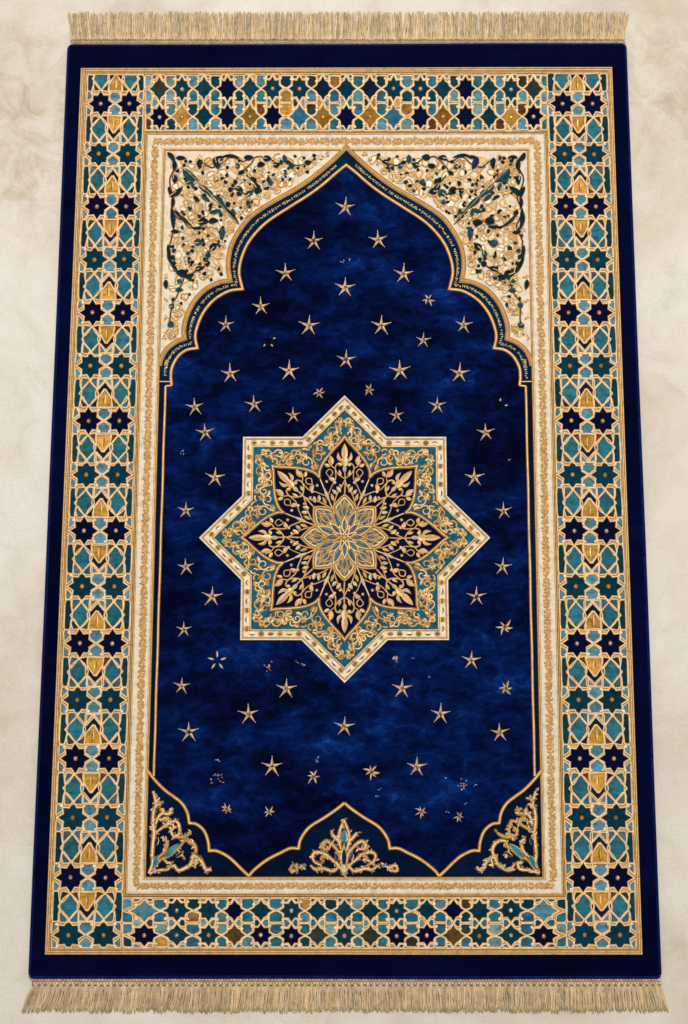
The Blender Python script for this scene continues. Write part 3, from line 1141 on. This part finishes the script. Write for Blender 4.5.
    # dark running stems
    for st_ in ([C1(75, 110), C1(98, 180), C1(62, 290), C1(100, 400), C1(72, 500), C1(105, 590), C2(70, 60), C2(58, 110), C2(60, 200), C2(110, 275), C2(160, 300), C2(250, 250), C2(300, 215), C2(305, 160), C2(345, 110)],
                [C1(95, 500), C1(150, 560), C1(225, 605), C1(300, 590), C1(340, 565), C1(400, 555)], [C1(585, 215), C1(640, 150), C3(60, 115), C3(120, 130), C3(190, 172), C3(240, 140), C3(300, 178), C3(400, 155), C3(450, 112)],
                [C1(280, 135), C1(340, 190), C1(420, 160), C1(480, 120), C1(560, 150), C1(610, 130)], [C1(600, 250), C1(655, 310), C1(620, 380), C1(540, 345), C1(470, 345)], [C2(160, 300), C2(120, 390), C2(75, 480), C2(68, 600)]):
        p_ = smooth([T(q) for q in st_], 5)
        p_ = [(x + .9 * math.sin(i * .55 + x * .2), y + .9 * math.cos(i * .5 + y * .2)) for i, (x, y) in enumerate(p_)]
        g.cord(p_, 1.8, zb + .0002, .0003, lin((176, 130, 70)), lin((150, 104, 52)))
        lf.cord([(x + gr.uniform(-.2, .2), y + gr.uniform(-.2, .2)) for x, y in p_], .85, zb + .0006, .0003, vary(DLEAF, .2, gr))
    # trefoil clumps that close the pattern towards the arch
    rim = [C1(580, 490), C1(640, 455), C3(60, 405), C3(120, 385), C3(190, 335), C3(235, 310), C3(290, 280), C3(345, 235), C3(395, 205), C3(450, 165), C3(500, 130), C3(535, 100), C1(555, 500), C1(490, 560), C1(460, 650),
           C2(395, 100), C2(372, 180), C2(365, 245), C2(290, 295), C2(225, 335), C2(200, 375), C2(150, 440), C2(125, 475), C2(105, 545), C2(35, 560), C2(38, 450), C2(95, 640), C2(50, 660), C2(28, 690), C2(40, 300), C2(60, 650)]
    for q in rim:
        for k in range(5):
            an = gr.uniform(0, 2 * PI)
            r1 = gr.uniform(1.6, 3.8)
            g.leaf(T((q[0] - math.cos(an), q[1] - math.sin(an))), T((q[0] + math.cos(an) * r1, q[1] + math.sin(an) * r1)), gr.uniform(1.6, 2.6), zb + .0001, vary(gr.choice(pal_g), .15, gr), vary(GOLD_D, .2, gr), .0004, n=5)
        g.blob(T(q), 1.1, zb + .0003, vary(GOLD_L, .1, gr), .0004)
    g.build('gold_scroll', M_GOLD, spo)
    lf.build('dark_leaf', M_MOSAIC, spo)

# ------------------------------------------------------------------ medallion
MC = (344.6, 538.0)


def mp(a, b):
    k = 1.36e-4
    s = 1 - k * b
    return (MC[0] + a * s, MC[1] - b * .987 * (1 - k * b * .5))


def pol(r, ang):
    return mp(r * math.sin(ang), r * math.cos(ang))


def star_outline(R):
    q = R * 0.7654
    return [pol(R if k % 2 == 0 else q, k * PI / 8) for k in range(16)]


ZMD = ZC + .0010
md = MB()
md.poly(star_outline(145.2), ZMD, lin((234, 212, 174)))
med = md.build('medallion', M_CREAM, rug)
mg = MB()
mg.cord(star_outline(144.5), 1.6, ZMD + .0001, .0006, WHITE, lin((214, 190, 150)), closed=True)
mg.cord(star_outline(142.0), 1.2, ZMD + .0001, .0005, GOLD, GOLD_D, closed=True)
mg.cord(star_outline(131.2), 1.9, ZMD + .0003, .0006, GOLD_L, GOLD_D, closed=True)
mg.build('gold_outline', M_GOLD, med)
bead = MB()
br = random.Random(9)
o1 = star_outline(136.6)
for i in range(16):
    a, b = o1[i], o1[(i + 1) % 16]
    L = math.hypot(b[0] - a[0], b[1] - a[1])
    nb = 6
    an = math.atan2(b[1] - a[1], b[0] - a[0])
    for k in range(nb):
        t = (k + .55) / (nb + .1)
        x, y = lerp(a[0], b[0], t), lerp(a[1], b[1], t)
        kind = k % 2
        if kind == 0:
            bead.blob((x, y), br.uniform(1.9, 2.5), ZMD + .0002, vary(lin((132, 88, 40)), .3, br), .0005, sy=.75, rot=-an)
            bead.cord([(x + math.cos(q) * 2.8, y + math.sin(q) * 2.4) for q in [j * PI / 5 for j in range(10)]], .8, ZMD + .0002, .0003, vary(GOLD, .15, br), closed=True)
        else:
            bead.leaf((x - math.cos(an) * 3.2, y - math.sin(an) * 3.2), (x + math.cos(an) * 3.2, y + math.sin(an) * 3.2), 3.6, ZMD + .0002, vary(br.choice([WHITE, WHITE, GOLD_L, lin((150, 104, 52))]), .12, br), vary(GOLD_D, .2, br), .0004, n=5)
bead.build('bead_band', M_GOLD, med)
tg = MB()
tg.poly(star_outline(130.4), ZMD + .0002, lin((22, 92, 112)))
tg.build('teal_ground', M_MOSAIC, med)

# pointed petals
PET = [(-25.4, 61.4), (-25.2, 68), (-20.5, 78), (-11, 90), (-4, 97.5), (0, 103)]


def rot_pt(a, b, k, off=0.0):
    t = k * PI / 4 + off
    return mp(a * math.cos(t) + b * math.sin(t), -a * math.sin(t) + b * math.cos(t))


half = smooth(PET, 5)
petal_loc = half + [(-x, y) for x, y in half[::-1][1:]]
region = []
for k in range(8):
    region += [rot_pt(x, y, k) for x, y in petal_loc[:-1]]
# gold arabesque on the teal band: one sixteenth drawn, then turned and mirrored round the star
arab = MB()
ar = random.Random(17)
wedge = []
q = 130.4 * .7654
band_loc = [(0, 129), (q * math.sin(PI / 8), q * math.cos(PI / 8)), (25.5, 61)] + [(-x, y) for x, y in half[1:]]
motifs = []
tries = 0
cents = []
while len(cents) < 11 and tries < 12000:
    tries += 1
    c = (ar.uniform(0, 44), ar.uniform(58, 122))
    rr = ar.uniform(3.0, 5.4)
    if clear(c, band_loc, rr * .75 + 1) and all(math.hypot(c[0] - o[0], c[1] - o[1]) > (rr + o[2]) * .82 for o in cents):
        cents.append((c[0], c[1], rr))
for (x, y, rr) in cents:
    a0, sg, nT = ar.uniform(0, 2 * PI), ar.choice((-1, 1)), ar.uniform(.85, 1.25)
    pts = []
    for k in range(14):
        t = k / 13
        rad = rr * (1.1 - .75 * t)
        an = a0 + sg * nT * 2 * PI * t
        pts.append((x + math.cos(an) * rad, y + math.sin(an) * rad))
    lv = []
    for k in range(5):
        i = ar.randint(0, 10)
        an = math.atan2(pts[i][1] - y, pts[i][0] - x) + ar.uniform(-.9, .9)
        Lh = ar.uniform(4.5, 8)
        tip = (pts[i][0] + math.cos(an) * Lh, pts[i][1] + math.sin(an) * Lh)
        if clear(tip, band_loc, 1.2):
            lv.append((pts[i], tip, ar.uniform(3.0, 5.0)))
    motifs.append((pts, lv))
for k in range(8):
    for sgn in (1, -1):
        for pts, lv in motifs:
            c = vary(ar.choice([GOLD, GOLD_L, lin((214, 172, 98))]), .15, ar)
            jx, jy = ar.uniform(-.5, .5), ar.uniform(-.5, .5)
            arab.cord([rot_pt(sgn * x + jx, y + jy, k) for x, y in pts], ar.uniform(1.8, 2.5), ZMD + .0005, .0005, c, vary(GOLD_D, .2, ar), taper=lambda t: 1.1 - .4 * t)
            for (p0, p1, w) in lv:
                arab.leaf(rot_pt(sgn * p0[0] + jx, p0[1] + jy, k), rot_pt(sgn * p1[0] + jx, p1[1] + jy, k), w, ZMD + .0006, vary(ar.choice([GOLD, GOLD_L, lin((206, 190, 140))]), .15, ar), vary(GOLD_D, .2, ar), .0005, ar.uniform(-.15, .15), n=5)
    for a in (-1, 1):      # dark knot at each notch
        pass
    nx, ny = q * .93 * math.sin(PI / 8), q * .93 * math.cos(PI / 8)
    arab.poly([rot_pt(nx + dx, ny + dy, k) for dx, dy in ((-3, 0), (0, -4.5), (3.4, 0), (0, 4.5))], ZMD + .00125, lin((10, 48, 62)))
arab.build('arabesque', M_GOLD, med)
pg = MB()
pr = random.Random(12)
pg.cord(region, 3.4, ZMD + .0008, .0008, GOLD, GOLD_D, closed=True)
pg.cord(region, 1.3, ZMD + .0014, .0004, GOLD_L, GOLD, closed=True)
pg.build('petal_outline', M_GOLD, med)
CORE = 43.0
core_half = [(-11.8, 28.5), (-10, 33), (-5, 39), (0, 43.5)]
ch = smooth(core_half, 4)
core_loc = ch + [(-x, y) for x, y in ch[::-1][1:]]
core = []
for k in range(8):
    core += [rot_pt(x, y, k) for x, y in core_loc[:-1]]

PINK = lin((222, 176, 132))
for k in range(8):
    lace = MB()

    def R(x, y, k=k):
        return rot_pt(x, y, k)
    lace.poly([R(0, 0)] + [R(x, y) for x, y in petal_loc], ZMD + .0005, vary(NAVY2, .1, pr))
    lace.cur = 1

    def cd(pts, w, c=None, tp=None):
        lace.cord([R(x, y) for x, y in smooth(pts, 4)], w * 1.15 * pr.uniform(.85, 1.15), ZMD + .0007, .0005, vary(c or lin((214, 168, 104)), .12, pr), vary(GOLD_D, .2, pr), taper=tp)

    def lv(a, b, w, c=None, bend=0):
        lace.leaf(R(*a), R(*b), w * 1.15, ZMD + .0009, vary(c or PINK, .12, pr), vary(GOLD, .2, pr), .0005, bend, n=6)
    cd([(0, 43), (0.6, 56), (0, 72)], 1.5)
    lv((0, 78), (0, 96), 5.6)
    lv((0, 72), (0, 84), 6.0, GOLD_L)
    lv((0, 76), (0, 92), 2.0, lin((120, 84, 60)))
    lv((0, 66), (0, 75), 3.4, lin((150, 160, 160)))
    for s in (1, -1):
        cd([(0, 60), (s * 6, 64), (s * 9.5, 70), (s * 7.5, 75), (s * 4, 73)], 1.6)
        lv((s * 1.5, 77), (s * 6.5, 87), 3.0, PINK, -.2 * s)
        lv((s * 3, 73), (s * 7, 76), 3.0, GOLD_L)
        cd([(s * 9.5, 70), (s * 14.5, 74), (s * 16.5, 79)], 1.3)
        lv((s * 13.5, 73), (s * 15, 84), 4.0, PINK, .1 * s)
        lv((s * 15, 72), (s * 20.5, 75), 3.0, GOLD_L)
        cd([(s * 11.5, 31), (s * 8, 43), (s * 3, 52), (0, 58)], 1.4)
        cd([(s * 17, 42), (s * 13, 52), (s * 9, 60), (s * 9.5, 70)], 1.3)
        cd([(s * 15, 61), (s * 18.5, 66), (s * 15, 69.5), (s * 12, 66), (s * 15, 61)], 1.2)
        lv((s * 10, 57), (s * 16, 60), 3.6, PINK, .15 * s)
        lv((s * 4, 46), (s * 8, 52), 3.2, GOLD_L)
        lv((s * 8, 44), (s * 12.5, 49), 3.0, lin((190, 196, 180)))
        lv((s * 4, 62), (s * 5.5, 69), 2.4, GOLD_L)
        lv((s * 11, 37), (s * 13.5, 45), 2.6, GOLD)
        lace.blob(R(s * 10, 56), 1.6, ZMD + .0009, vary(PINK, .15, pr), .0005)
        lace.blob(R(s * 18, 57), 1.5, ZMD + .0009, vary(GOLD, .15, pr), .0005)
        lace.blob(R(s * 4.5, 53), 1.3, ZMD + .0009, vary(PINK, .15, pr), .0005)
    # shared stem running out between two petals
    a = PI / 8
    lace.cord([rot_pt(0, r, k, a) for r in (30, 44, 55, 64)], 1.7, ZMD + .0008, .0005, vary(GOLD_L, .1, pr), GOLD_D)
    lace.leaf(rot_pt(-.3, 40, k, a), rot_pt(.3, 55, k, a), 3.2, ZMD + .0010, vary(lin((180, 190, 180)), .15, pr), GOLD, .0005)
    lace.build('petal', [M_MOSAIC, M_GOLD], med)


rg = MB()
rg.poly(core, ZMD + .0012, lin((186, 156, 104)))
rg.cur = 1
rg.cord(core, 2.4, ZMD + .0016, .0007, GOLD, GOLD_D, closed=True)
BL = [lin((42, 98, 124)), lin((62, 118, 136)), lin((28, 72, 104))]
for k in range(8):
    def R(x, y, k=k):
        return rot_pt(x, y, k)
    inn = [(x * .74, 29 + (y - 29) * .80) for x, y in core_loc]
    rg.cord([R(x * .5, 27 + (y - 29) * .5) for x, y in core_loc], 1.5, ZMD + .0016, .0004, vary(GOLD, .1, pr), GOLD_D)
    rg.cord([R(x, y) for x, y in inn], 1.7, ZMD + .0015, .0004, lin((228, 214, 176)), GOLD)
    for s in (1, -1):
        rg.leaf(R(s * 2.2, 30), R(s * 1.6, 38), 2.2, ZMD + .0015, vary(pr.choice(BL), .15, pr), BL[2], .0003)
        rg.leaf(R(s * 6, 27), R(s * 5.4, 33), 2.4, ZMD + .0015, vary(pr.choice(BL), .15, pr), BL[2], .0003)
        rg.leaf(R(s * 3.6, 22), R(s * 4.4, 29), 2.4, ZMD + .0015, vary(pr.choice(BL), .15, pr), BL[2], .0003)
        rg.cord([R(0, 20), R(s * 3.2, 27), R(s * 1.6, 33), R(0, 38)], 1.7, ZMD + .0016, .0004, vary(GOLD, .1, pr), GOLD_D)
    rg.leaf(R(0, 21), R(0, 31), 3.0, ZMD + .0015, vary(BL[1], .15, pr), BL[2], .0003)
    # second ring, turned half a step
    a = PI / 8
    for r0, r1, w, off in ((9, 29, 7.0, a), (5, 21, 5.6, 0), (3, 13, 3.6, a)):
        outl = []
        for j in range(13):
            t = j / 12
            outl.append((-w * .5 * math.sin(PI * t ** .8) ** 1.15, lerp(r0, r1, t)))
        loop = outl + [(-x, y) for x, y in outl[::-1][1:-1]]
        rg.cord([rot_pt(x, y, k, off) for x, y in loop], 1.9, ZMD + .0018, .0004, vary(pr.choice([GOLD, GOLD_L, GOLD]), .1, pr), GOLD_D, closed=True)
        rg.leaf(rot_pt(0, r0 + 1, k, off), rot_pt(0, r1 - 1.5, k, off), w * .42, ZMD + .0017, vary(pr.choice(BL), .2, pr), BL[2], .0003)
rg.blob(MC, 2.0, ZMD + .0022, GOLD, .0005)
rg.build('rosette', [M_MOSAIC, M_GOLD], med)

# ------------------------------------------------------------------ corner and foot ornaments
def ornament(name, strokes, leaves, xf, mirror, gold_w=1.0, seed=1):
    r = random.Random(seed)
    m = MB()
    T = (lambda q: (2 * ax(q[1]) - q[0], q[1])) if mirror else (lambda q: q)
    z = ZC + .0009
    for pts, w in strokes:
        p = smooth([T(xf(*q)) for q in pts], 5)
        m.cord(p, w * 1.65, z, .0006, vary(r.choice([GOLD_L, lin((226, 190, 140)), GOLD]), .12, r), vary(GOLD_D, .2, r), taper=lambda t: .55 + .6 * math.sin(PI * (t * .8 + .1)))
        for k in range(int(len(p) * 1.15)):
            q = r.choice(p)
            an = r.uniform(0, 2 * PI)
            l = r.uniform(1.8, 5.2)
            m.leaf(q, (q[0] + math.cos(an) * l, q[1] + math.sin(an) * l), r.uniform(1.7, 3.3), z + .0001, vary(r.choice([GOLD, GOLD_L, GOLD_L, PINK, lin((160, 112, 52)), lin((224, 206, 176)), lin((50, 96, 108))]), .2, r), vary(GOLD_D, .2, r), .0005, n=4)
    for a, b, w, c in leaves:
        a, b = T(xf(*a)), T(xf(*b))
        m.leaf(a, b, w + 1.6, z + .0002, vary(GOLD_L, .1, r), GOLD_D, .0003)
    o = m.build(name, M_GOLD, rug)
    for a, b, w, c in leaves:
        t2 = MB()
        t2.leaf(T(xf(*a)), T(xf(*b)), w, z + .0009, vary(c, .15, r), vary(c, .15, r), .0004)
        t2.build('leaf', M_MOSAIC, o)


CL = lambda x, y: (140 + x / 6.88, 770 + y / 6.88)
LT = lin((62, 126, 138))
corner_strokes = [([(62, 710), (88, 640), (85, 580), (92, 500), (98, 430), (90, 360), (95, 290), (110, 230), (92, 145)], 2.6),
                  ([(62, 710), (130, 690), (195, 680), (210, 640), (180, 640)], 2.0), ([(235, 650), (265, 690), (320, 670), (355, 640), (365, 590), (400, 600)], 2.4),
                  ([(355, 640), (385, 560), (370, 510), (330, 485), (290, 490)], 2.4), ([(400, 600), (430, 640), (455, 685), (490, 680)], 2.4),
                  ([(110, 430), (150, 400), (190, 375), (200, 345), (170, 330), (140, 350)], 2.0), ([(110, 370), (130, 320), (160, 290), (155, 265)], 2.2), ([(160, 300), (205, 300), (210, 265)], 2.2),
                  ([(190, 375), (240, 350), (270, 380), (270, 440), (240, 460), (215, 420), (240, 390)], 2.0), ([(240, 460), (300, 460), (355, 432)], 2.2), ([(130, 600), (170, 560), (190, 500), (165, 470)], 2.0),
                  ([(90, 690), (140, 620), (200, 590), (260, 540), (300, 500)], 2.0), ([(270, 560), (300, 600)], 1.6), ([(95, 270), (120, 240), (145, 235)], 1.8), ([(110, 210), (135, 200)], 1.4), ([(380, 660), (395, 610)], 1.8)]
corner_leaves = [((170, 600), (270, 505), 5.4, LT), ((95, 670), (125, 585), 4.6, lin((50, 130, 150))), ((105, 520), (125, 460), 3.6, lin((16, 50, 66))), ((245, 600), (300, 560), 2.4, lin((20, 60, 80)))]
for mrr in (False, True):
    ornament('corner_ornament', corner_strokes, corner_leaves, CL, mrr, seed=3 + mrr)
CP = lambda x, y: (270 + x / 4.587, 790 + y / 4.587)
half_strokes = [([(340, 390), (318, 350), (285, 320), (255, 295), (215, 285), (195, 300), (205, 330), (235, 345)], 2.2), ([(318, 350), (290, 372), (245, 360), (210, 365), (185, 345)], 2.2),
                ([(330, 330), (318, 290), (290, 255), (260, 235), (240, 250), (250, 270), (275, 270)], 2.3), ([(325, 270), (315, 235), (295, 215), (280, 195)], 2.4), ([(315, 235), (318, 195), (340, 135)], 2.0),
                ([(160, 345), (130, 355), (105, 345), (95, 370), (130, 370)], 1.8), ([(340, 390), (328, 340), (328, 290), (340, 255)], 1.8), ([(255, 295), (235, 310), (245, 330)], 1.6)]
pal_strokes = half_strokes + [([(679 - x, y) for x, y in p], w) for p, w in half_strokes]
pal_leaves = [((340, 245), (340, 180), 5.0, lin((40, 116, 140))), ((340, 345), (340, 270), 4.6, lin((16, 40, 62))), ((312, 320), (300, 290), 3.2, lin((24, 70, 104))), ((368, 320), (380, 290), 3.2, lin((24, 70, 104))),
              ((340, 382), (340, 335), 2.8, lin((200, 200, 180))), ((150, 340), (168, 350), 2.0, LT), ((510, 350), (530, 340), 2.0, LT)]
ornament('foot_palmette', pal_strokes, pal_leaves, CP, False, seed=8)

# ------------------------------------------------------------------ embroidered stars
STARS = [(345.4, 207.6, 10, 'f'), (313.8, 241.5, 10, 'o'), (285.7, 273.6, 10, 'f'), (261, 307, 9.6, 'f'), (226, 325, 8.6, 'f'), (268.3, 340.5, 8, 'w'), (309, 326, 10.6, 'f'), (230.3, 373.9, 10, 'f'),
         (289.2, 371.2, 10.6, 'f'), (346, 360, 10, 'o'), (319.2, 393.2, 7, 's'), (378.2, 240.2, 10, 'f'), (403.6, 274.4, 10.4, 'f'), (345, 288, 10.6, 'f'), (428.2, 299.8, 7.6, 's'), (381.4, 325.8, 10.6, 'f'),
         (463.5, 325.2, 9, 'f'), (423.2, 340.5, 8, 'f'), (400, 370.9, 10.8, 'f'), (459.5, 373.4, 10, 'f'), (369.4, 390, 7, 's'), (195, 407.2, 9.2, 'f'), (205.3, 432.7, 9.2, 'f'), (215.2, 477.6, 10.2, 'f'),
         (186, 510.6, 8.6, 'f'), (186, 567, 9, 'f'), (212.2, 596.7, 10.6, 'f'), (254.2, 404.6, 9, 'f'), (293.2, 415.6, 8, 'f'), (396.4, 415.6, 8, 'f'), (437.2, 405.6, 9, 'f'), (499.5, 407, 8.6, 'w'),
         (485.6, 432.7, 9.2, 'f'), (474.4, 477.6, 10.4, 'f'), (503.6, 511, 8.6, 'f'), (502.5, 566.9, 9, 'f'), (476.4, 596.7, 10, 'o'), (184, 629.5, 8.2, 'f'), (217.3, 660.9, 10, 'w5'), (181.8, 686, 8.6, 'f'),
         (286.4, 688.8, 10.8, 'f'), (248.7, 714, 10.6, 'f'), (189, 732, 10.6, 'o'), (344.4, 726.6, 10.8, 'f'), (272, 766.4, 11, 'f'), (313.5, 776.6, 8.4, 's'), (226.8, 809, 6.4, 's'), (269, 811.6, 6.6, 's'),
         (504.8, 627, 9, 's'), (471.3, 660.3, 9.8, 'f'), (402, 688.4, 10.6, 'f'), (440.5, 714, 10.6, 'f'), (506, 688.6, 8.4, 's'), (499.5, 732.6, 10.2, 'f'), (416.7, 766.8, 10.8, 'f'), (371.6, 772, 9, 's'),
         (421, 811.8, 6.8, 's'), (459, 816.6, 6.2, 's'), (269, 666.4, 6, 'p'), (218, 779, 7, 'p'), (463, 785, 6, 'p'), (395.5, 659, 3.4, 'p')]
SC = lin((238, 206, 160))
SD = lin((172, 122, 70))
stx = random.Random(2)
ZS = ZC + .0009
for (x, y, R, kind) in STARS:
    m = MB()
    rot = stx.uniform(-.09, .09)
    c, d = vary(SC, .12, stx), vary(SD, .18, stx)
    if kind in ('f', 'o'):
        ri = R * .25
        for k in range(5):
            a = -PI / 2 + rot + k * 2 * PI / 5
            rr = R * stx.uniform(.92, 1.06)
            tip = (x + math.cos(a) * rr, y + math.sin(a) * rr)
            b0 = (x + math.cos(a - PI / 5) * ri, y + math.sin(a - PI / 5) * ri)
            b1 = (x + math.cos(a + PI / 5) * ri, y + math.sin(a + PI / 5) * ri)
            base = len(m.v)
            zz = ZS + zj(.0001)
            for q, z in ((tip, zz), (b0, zz), (b1, zz), ((x, y), zz + .0009)):
                X, Y = P(*q)
                m.v.append((X, Y, z))
            m.face((base, base + 3, base + 1), vary(c, .1, stx))
            m.face((base, base + 2, base + 3), vary(d, .1, stx))
            m.cord([(x + math.cos(a) * ri * .5, y + math.sin(a) * ri * .5), tip], R * .12, zz + .0004, .0004, vary(SC, .1, stx), d, taper=lambda t: 1 - .5 * t)
        for k in range(7 if kind == 'f' else 12):
            a, rr = stx.uniform(0, 2 * PI), stx.uniform(0, ri * (.9 if kind == 'f' else 1.15))
            m.blob((x + math.cos(a) * rr, y + math.sin(a) * rr), stx.uniform(.5, .85), ZS + .0011, vary(lin((86, 60, 48)) if kind == 'f' or k % 3 else lin((20, 30, 60)), .3, stx), .0003, n=5)
        if kind == 'o':
            m.blob((x, y), ri * .75, ZS + .0010, lin((14, 24, 56)), .0003, n=7)
    elif kind in ('w', 'w5'):
        if kind == 'w':
            m.cur = 1
            m.poly([(x + math.cos(-PI / 2 + rot + k * PI / 5) * R * (.85 if k % 2 == 0 else .3), y + math.sin(-PI / 2 + rot + k * PI / 5) * R * (.85 if k % 2 == 0 else .3)) for k in range(10)], ZS, lin((2, 5, 18)))
            m.cur = 0
        for k in range(5):
            a = -PI / 2 + rot + k * 2 * PI / 5
            if kind == 'w' and k in ((0, 4) if x < 340 else (2, 3, 4)):
                continue
            r0 = R * (.32 if kind == 'w5' else .6)
            m.leaf((x + math.cos(a) * r0, y + math.sin(a) * r0), (x + math.cos(a) * R, y + math.sin(a) * R), R * (.2 if kind == 'w5' else .2), ZS, c, d, .0005, n=5)
    elif kind == 's':
        nA = stx.choice((6, 6, 7))
        for k in range(nA):
            a = rot + k * 2 * PI / nA + stx.uniform(-.2, .2)
            rr = R * stx.uniform(.7, 1.1)
            m.leaf((x - math.cos(a) * .6, y - math.sin(a) * .6), (x + math.cos(a) * rr, y + math.sin(a) * rr), R * stx.uniform(.2, .3), ZS, vary(c, .25, stx), vary(lin((150, 100, 44)), .2, stx), .0006, stx.uniform(-.1, .1), n=5)
        m.blob((x, y), R * .2, ZS + .0006, vary(lin((96, 66, 40)), .2, stx), .0004, n=6)
    else:
        for k in range(12):
            a, rr = stx.uniform(0, 2 * PI), stx.uniform(0, R)
            px_, py_ = x + math.cos(a) * rr, y + math.sin(a) * rr
            an = stx.uniform(0, 2 * PI)
            l = stx.uniform(1.2, 3)
            m.leaf((px_, py_), (px_ + math.cos(an) * l, py_ + math.sin(an) * l), stx.uniform(.9, 1.8), ZS, vary(stx.choice([c, c, d, lin((190, 180, 170))]), .2, stx), d, .0004, n=4)
    # place the mesh's origin at the star
    X, Y = P(x, y)
    m.v = [(a - X, b - Y, cc) for a, b, cc in m.v]
    o = m.build('star', [M_GOLD, M_MOSAIC] if kind == 'w' else M_GOLD, rug)
    o.location = (X, Y, 0)
    if kind in ('w', 'p'):
        o['label'] = 'worn embroidered star with most of its gold thread lost'

# loose flecks of thread
fk = MB()
for (x, y) in ((345, 261), (342, 262.5), (349, 260), (182, 452), (183.5, 453), (509, 460), (298, 662), (301, 663.5), (304, 666), (412, 658.5), (429, 677), (318, 758), (316, 762), (217, 759), (219, 761), (446, 779), (475, 784), (467, 803), (447, 812), (379, 789), (377, 796)):
    for k in range(3):
        an = stx.uniform(0, 2 * PI)
        l = stx.uniform(.8, 2.2)
        px_, py_ = x + stx.uniform(-1.5, 1.5), y + stx.uniform(-1, 1)
        fk.leaf((px_, py_), (px_ + math.cos(an) * l, py_ + math.sin(an) * l), stx.uniform(.6, 1.2), ZS, vary(lin((150, 160, 186)), .3, stx), None, .0003, n=4)
fk.build('loose_thread', M_GOLD, field)['kind'] = 'stuff'

# ------------------------------------------------------------------ fringe
FR = lin((206, 180, 138))
fr = random.Random(77)


def heading(y0, y1, xa, xb, rows, step):
    m = MB()
    m.poly([(xa, y0), (xb, y0), (xb + (1 if y1 > y0 else 0), y1), (xa, y1)], .0036, tuple(v * .5 for v in FR))
    nk = int((xb - xa) / step)
    for r_ in range(rows):
        yy = lerp(y0, y1, (r_ + .5) / rows)
        for k in range(nk):
            x = xa + (k + .5 + (.5 if r_ % 2 else 0)) * step
            if x > xb:
                continue
            m.blob((x + fr.uniform(-.2, .2), yy + fr.uniform(-.3, .3)), step * .5, .0036, vary(FR, .2, fr), .0016, n=7, sy=1.05 if rows < 3 else .8, rot=.4 * (1 if r_ % 2 else -1))
    return m


def strand(m, x0, y0, x1, y1, r, col, sag=.0, z0=.004, z1=.0014):
    pts = []
    kx = fr.uniform(-1.0, 1.0)
    for k in range(7):
        t = k / 6
        x = lerp(x0, x1, t) + kx * math.sin(PI * t) + .35 * math.sin(9 * t + x0)
        y = lerp(y0, y1, t)
        z = lerp(z0, z1, min(1, t * 1.7)) + fr.uniform(0, .0004)
        X, Y = P(x, y, z)
        pts.append((X, Y, z))
    m.tube(pts, r, col, 5, taper=lambda t: 1.0 - .35 * t ** 3)


u = U(980)
hb = heading(978, 986, 31, 661, 2, 3.15)
fb = hb.build('fringe', M_FRINGE, rug, smooth=True)
NT = 100
for i in range(NT):
    t = (i + .5) / NT
    x = lerp(32, 660, t)
    lean = lerp(-5.5, .5, min(1, t * 1.6)) + (7.5 * max(0, (t - .93) / .07)) - 3.0 * max(0, (.05 - t) / .05) + fr.uniform(-1.6, 1.6)
    m = MB()
    L = fr.uniform(23.5, 26.5)
    c = vary(FR, .12, fr)
    m.blob((x, 986.6), 1.9, .0042, vary(FR, .1, fr), .0014, n=7, sy=1.3)
    for k in range(7):
        o = (k - 3) * .98
        strand(m, x + o * .85, 986.2, x + o * 1.3 + lean + fr.uniform(-.9, .9), 986 + L + fr.uniform(-1.6, 1.6), .00098, vary(c, .2, fr), z0=.0048 + fr.uniform(-.0006, .0006), z1=.0013 + (k % 2) * .0012)
    m.build('tassel', M_FRINGE, fb, smooth=True)
ht = heading(36.5, 44.6, 70, 625, 3, 2.5)
ft = ht.build('fringe', M_FRINGE, rug, smooth=True)
m = MB()
NTT = 240
for i in range(NTT):
    t = (i + .5) / NTT
    x = lerp(71, 624, t)
    lean = -4.5 * max(0, (.05 - t) / .05) + 3.5 * max(0, (t - .96) / .04) + fr.uniform(-1.8, 1.8)
    c = vary(FR, .13, fr)
    for k in range(3):
        o = (k - 1) * .95
        strand(m, x + o * .8, 39.5, x + o * 1.2 + lean + fr.uniform(-1, 1), 13 + fr.uniform(-1.8, 2.2), .00092, vary(c, .24, fr), z0=.0040 + fr.uniform(-.0006, .0006), z1=.0012 + (k % 2) * .0014)
tt = m.build('tassels', M_FRINGE, ft, smooth=True)
tt['kind'] = 'stuff'

# ------------------------------------------------------------------ camera, light
cd_ = bpy.data.cameras.new('camera')
cam = bpy.data.objects.new('camera', cd_)
COL.objects.link(cam)
cam.location = CAM
cam.rotation_euler = (TILT, 0, 0)
cd_.sensor_fit = 'VERTICAL'
cd_.sensor_height = 36
cd_.lens = 36 * F / H
cd_.clip_start = .05
cd_.clip_end = 50
scene.camera = cam


def area(name, loc, target, size, power, color):
    l = bpy.data.lights.new(name, 'AREA')
    l.shape = 'SQUARE'
    l.size = size
    l.energy = power
    l.color = color
    o = bpy.data.objects.new(name, l)
    COL.objects.link(o)
    o.location = loc
    d = Vector(target) - Vector(loc)
    o.rotation_euler = d.to_track_quat('-Z', 'Y').to_euler()
    return o


area('window_light', (.2, 1.25, 3.5), (0, 0, 0), 1.5, 114, (1, .98, .95))
world = bpy.data.worlds.new('World')
scene.world = world
world.use_nodes = True
bg = world.node_tree.nodes['Background']
bg.inputs[0].default_value = (.96, .97, 1, 1)
bg.inputs[1].default_value = 0.40
scene.view_settings.view_transform = 'Standard'
scene.view_settings.look = 'None'
scene.view_settings.exposure = 0
scene.view_settings.gamma = 1
